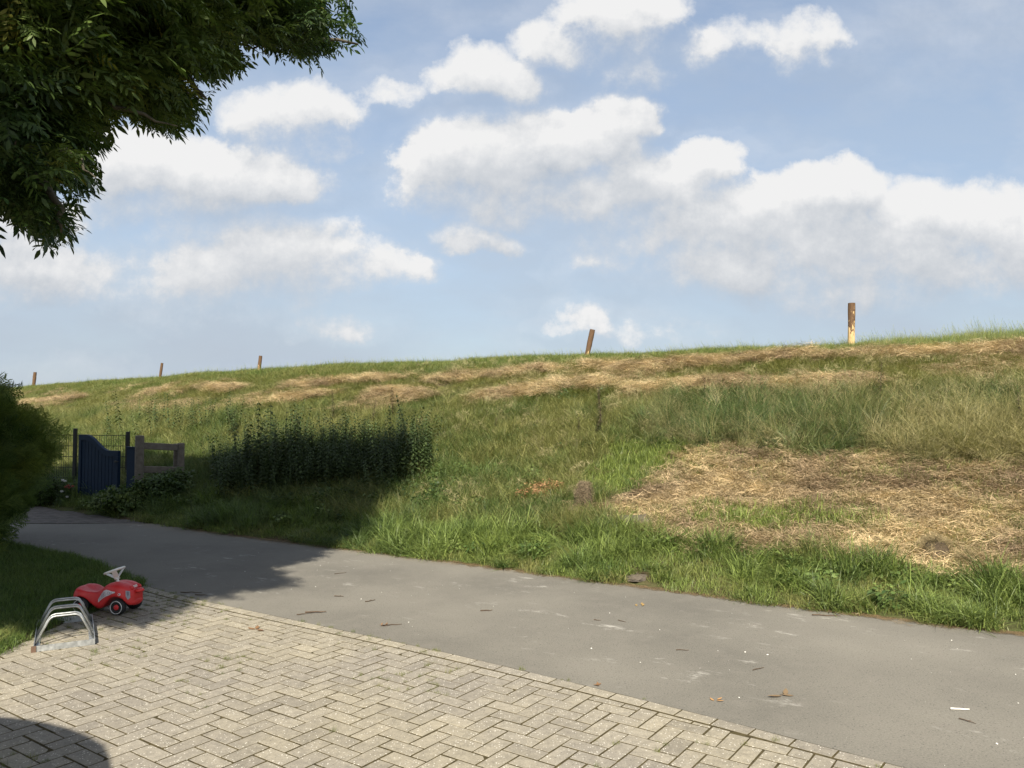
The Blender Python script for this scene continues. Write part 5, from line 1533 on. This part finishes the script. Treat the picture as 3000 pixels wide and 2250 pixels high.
AX = np.concatenate(AX); rot = np.concatenate(AR); AS = np.concatenate(AS)
ax, ay, az_ = AX[:, 0], AX[:, 1], AX[:, 2]
n = len(ax)
col_ = lerp((0.028, 0.055, 0.016), (0.085, 0.120, 0.026), sm(fbm(ax * 2 + az_, ay * 2, .6, 3, 161) + .2 * (rng.random(n) - .5), .3, .75))
yel = rng.random(n) < .03; col_[yel] = (0.20, 0.20, 0.04)
print('ash clusters', n)
tag(scatter('crown', C_ash, np.stack([ax - TR.x, ay - TR.y, az_], 1), rot, AS, col_, parent=tree), kind='stuff')
# single leaves along the visible edge
LM = []
for i in range(5):
    r_ = random.Random(600 + i); st = pinnate(r_, Vector((0, 0, 0)), Vector((1, 0, .25)), Vector((0, 0, 1)), .24, 4, 1.0)
    LM.append(strips_mesh('leaf', st, M_asho))
cnt = 0; tries = 0
nS = len(SIL)
while cnt < 230 and tries < 20000:
    tries += 1
    i = random.randrange(2, nS - 2); (x1, y1), (x2, y2) = SIL[i], SIL[i + 1]
    t_ = random.random(); px = x1 + (x2 - x1) * t_; py = y1 + (y2 - y1) * t_
    d_y = 4.9 + 3.0 * max(0, px) / 1050 + random.gauss(0, .2); back = .20 * F / d_y
    px -= back * random.uniform(.6, 1.3); py -= back * random.uniform(.2, 1.2)
    if not inpoly([px], [py], SIL)[0] or px < -20 or py < -20: continue
    u_, v_ = dirpx(px, py); P_ = Vector((u_ * d_y, d_y, EYE + v_ * d_y))
    er = Euler((random.gauss(0, .5), random.uniform(-.2, .7), math.atan2(P_.y - TR.y, P_.x - TR.x) + random.gauss(0, .7) - .3)); s_ = random.uniform(.7, 1.0)
    tip = P_ + er.to_matrix() @ Vector((.28, 0, -.02)) * s_ + Vector((0, 0, -.05)); qx, qy = project(tip.x, tip.y, tip.z)
    if not inpoly([qx], [qy], SIL)[0]: continue
    o = obj('leaf', LM[cnt % 5], tree); o.location = P_ - TR
    o.rotation_euler = er; o.scale = (s_, s_, s_); cnt += 1
# trunk and limbs
mb = MB(); mb.tube([(0, 0, -.2), (.05, 0, 1.0), (0, .05, 2.6), (.1, .15, 4.2), (0, .3, 6.5), (.1, .2, 8.6)], [.26, .21, .18, .15, .09, .03], 12); mb.build('trunk', M_bark, tree, smooth=True)
def limb(pts_, r0, nm='limb'):
    pts_ = [Vector(p_) for p_ in pts_]; out_ = []
    for i in range(len(pts_) - 1):
        for k in range(3): out_.append(pts_[i].lerp(pts_[i + 1], k / 3) + Vector((random.gauss(0, .02), random.gauss(0, .02), random.gauss(0, .02))))
    out_.append(pts_[-1]); m_ = len(out_)
    mb = MB(); mb.tube([p_ - TR for p_ in out_], [max(.004, r0 * (1 - .9 * i / (m_ - 1))) for i in range(m_)], 7); mb.build(nm, M_bark, tree, smooth=True)
def pp(px, py, y): u_, v_ = dirpx(px, py); return (u_ * y, y, EYE + v_ * y)
limb([TR + Vector((0, 0, 3.0)), (-5.2, 4.0, 3.9), pp(120, 260, 5.6), pp(420, 205, 6.2), pp(560, 240, 6.2), pp(605, 290, 6.2)], .09)
limb([TR + Vector((0, 0, 3.8)), (-5.2, 4.6, 4.8), pp(250, 60, 6.4), pp(650, 85, 7.0), pp(790, 125, 7.2), pp(900, 110, 7.4), pp(1050, 130, 7.6)], .10)
limb([pp(650, 85, 7.0), pp(700, 130, 7.0), pp(760, 145, 7.0), pp(788, 170, 7.0)], .02, 'branch')
limb([pp(440, 205, 6.2), pp(520, 255, 6.0), pp(560, 282, 6.0), pp(602, 287, 6.0)], .014, 'branch')
limb([TR + Vector((0, 0, 2.6)), (-5.0, 3.8, 3.0), pp(20, 420, 4.6), pp(110, 520, 4.6), pp(160, 600, 4.5), pp(180, 680, 4.5)], .06)
limb([pp(60, 420, 4.7), pp(170, 430, 4.8), pp(240, 460, 4.8), pp(280, 520, 4.8)], .025, 'branch')
limb([pp(300, 300, 5.2), pp(420, 330, 5.3), pp(520, 370, 5.4)], .02, 'branch')
for k in range(9):
    a2 = k * 2.4; z = 3.2 + .55 * k; l = 3.4 - .15 * k
    e_ = TR + Vector((l * math.cos(a2), l * math.sin(a2), z + 1.4))
    if e_.x > -2.8 and e_.y > 0: continue
    limb([TR + Vector((0, 0, z)), TR + Vector((l * .5 * math.cos(a2), l * .5 * math.sin(a2), z + .9)), e_], .07)

# ================================================================== UNSEEN PARASOL (added behind the camera to cast the round shade on the paving)
M_cloth = plain('parasol_cloth', (0.30, 0.32, 0.30), .9, .1)
par = empty('parasol', (-3.02, .48, 0)); tag(par, 'unseen parasol added behind the viewer to cast the round shade on the pavers', 'parasol')
mb = MB(); mb.tube([(0, 0, .05), (0, 0, 2.65)], .02, 10); mb.build('pole', M_grey, par)
mb = MB(); mb.tube([(0, 0, -.03), (0, 0, .06), (0, 0, .1)], [.26, .24, .04], 20); mb.build('base', M_grey, par)
v = [(0, 0, 2.62)]; f = []; NP = 48; PR = 1.28
for j in range(NP):
    a2 = 2 * math.pi * j / NP; sc_ = 1 - .035 * abs(math.sin(a2 * 4)) ; v.append((PR * sc_ * math.cos(a2), PR * sc_ * math.sin(a2), 2.22 + .03 * abs(math.sin(a2 * 4))))
for j in range(NP):
    v.append((v[1 + j][0] * .995, v[1 + j][1] * .995, v[1 + j][2] - .10))
for j in range(NP):
    f.append((0, 1 + j, 1 + (j + 1) % NP)); f.append((1 + j, 1 + NP + j, 1 + NP + (j + 1) % NP, 1 + (j + 1) % NP))
obj('canopy', make_mesh('canopy', v, f, M_cloth), par)
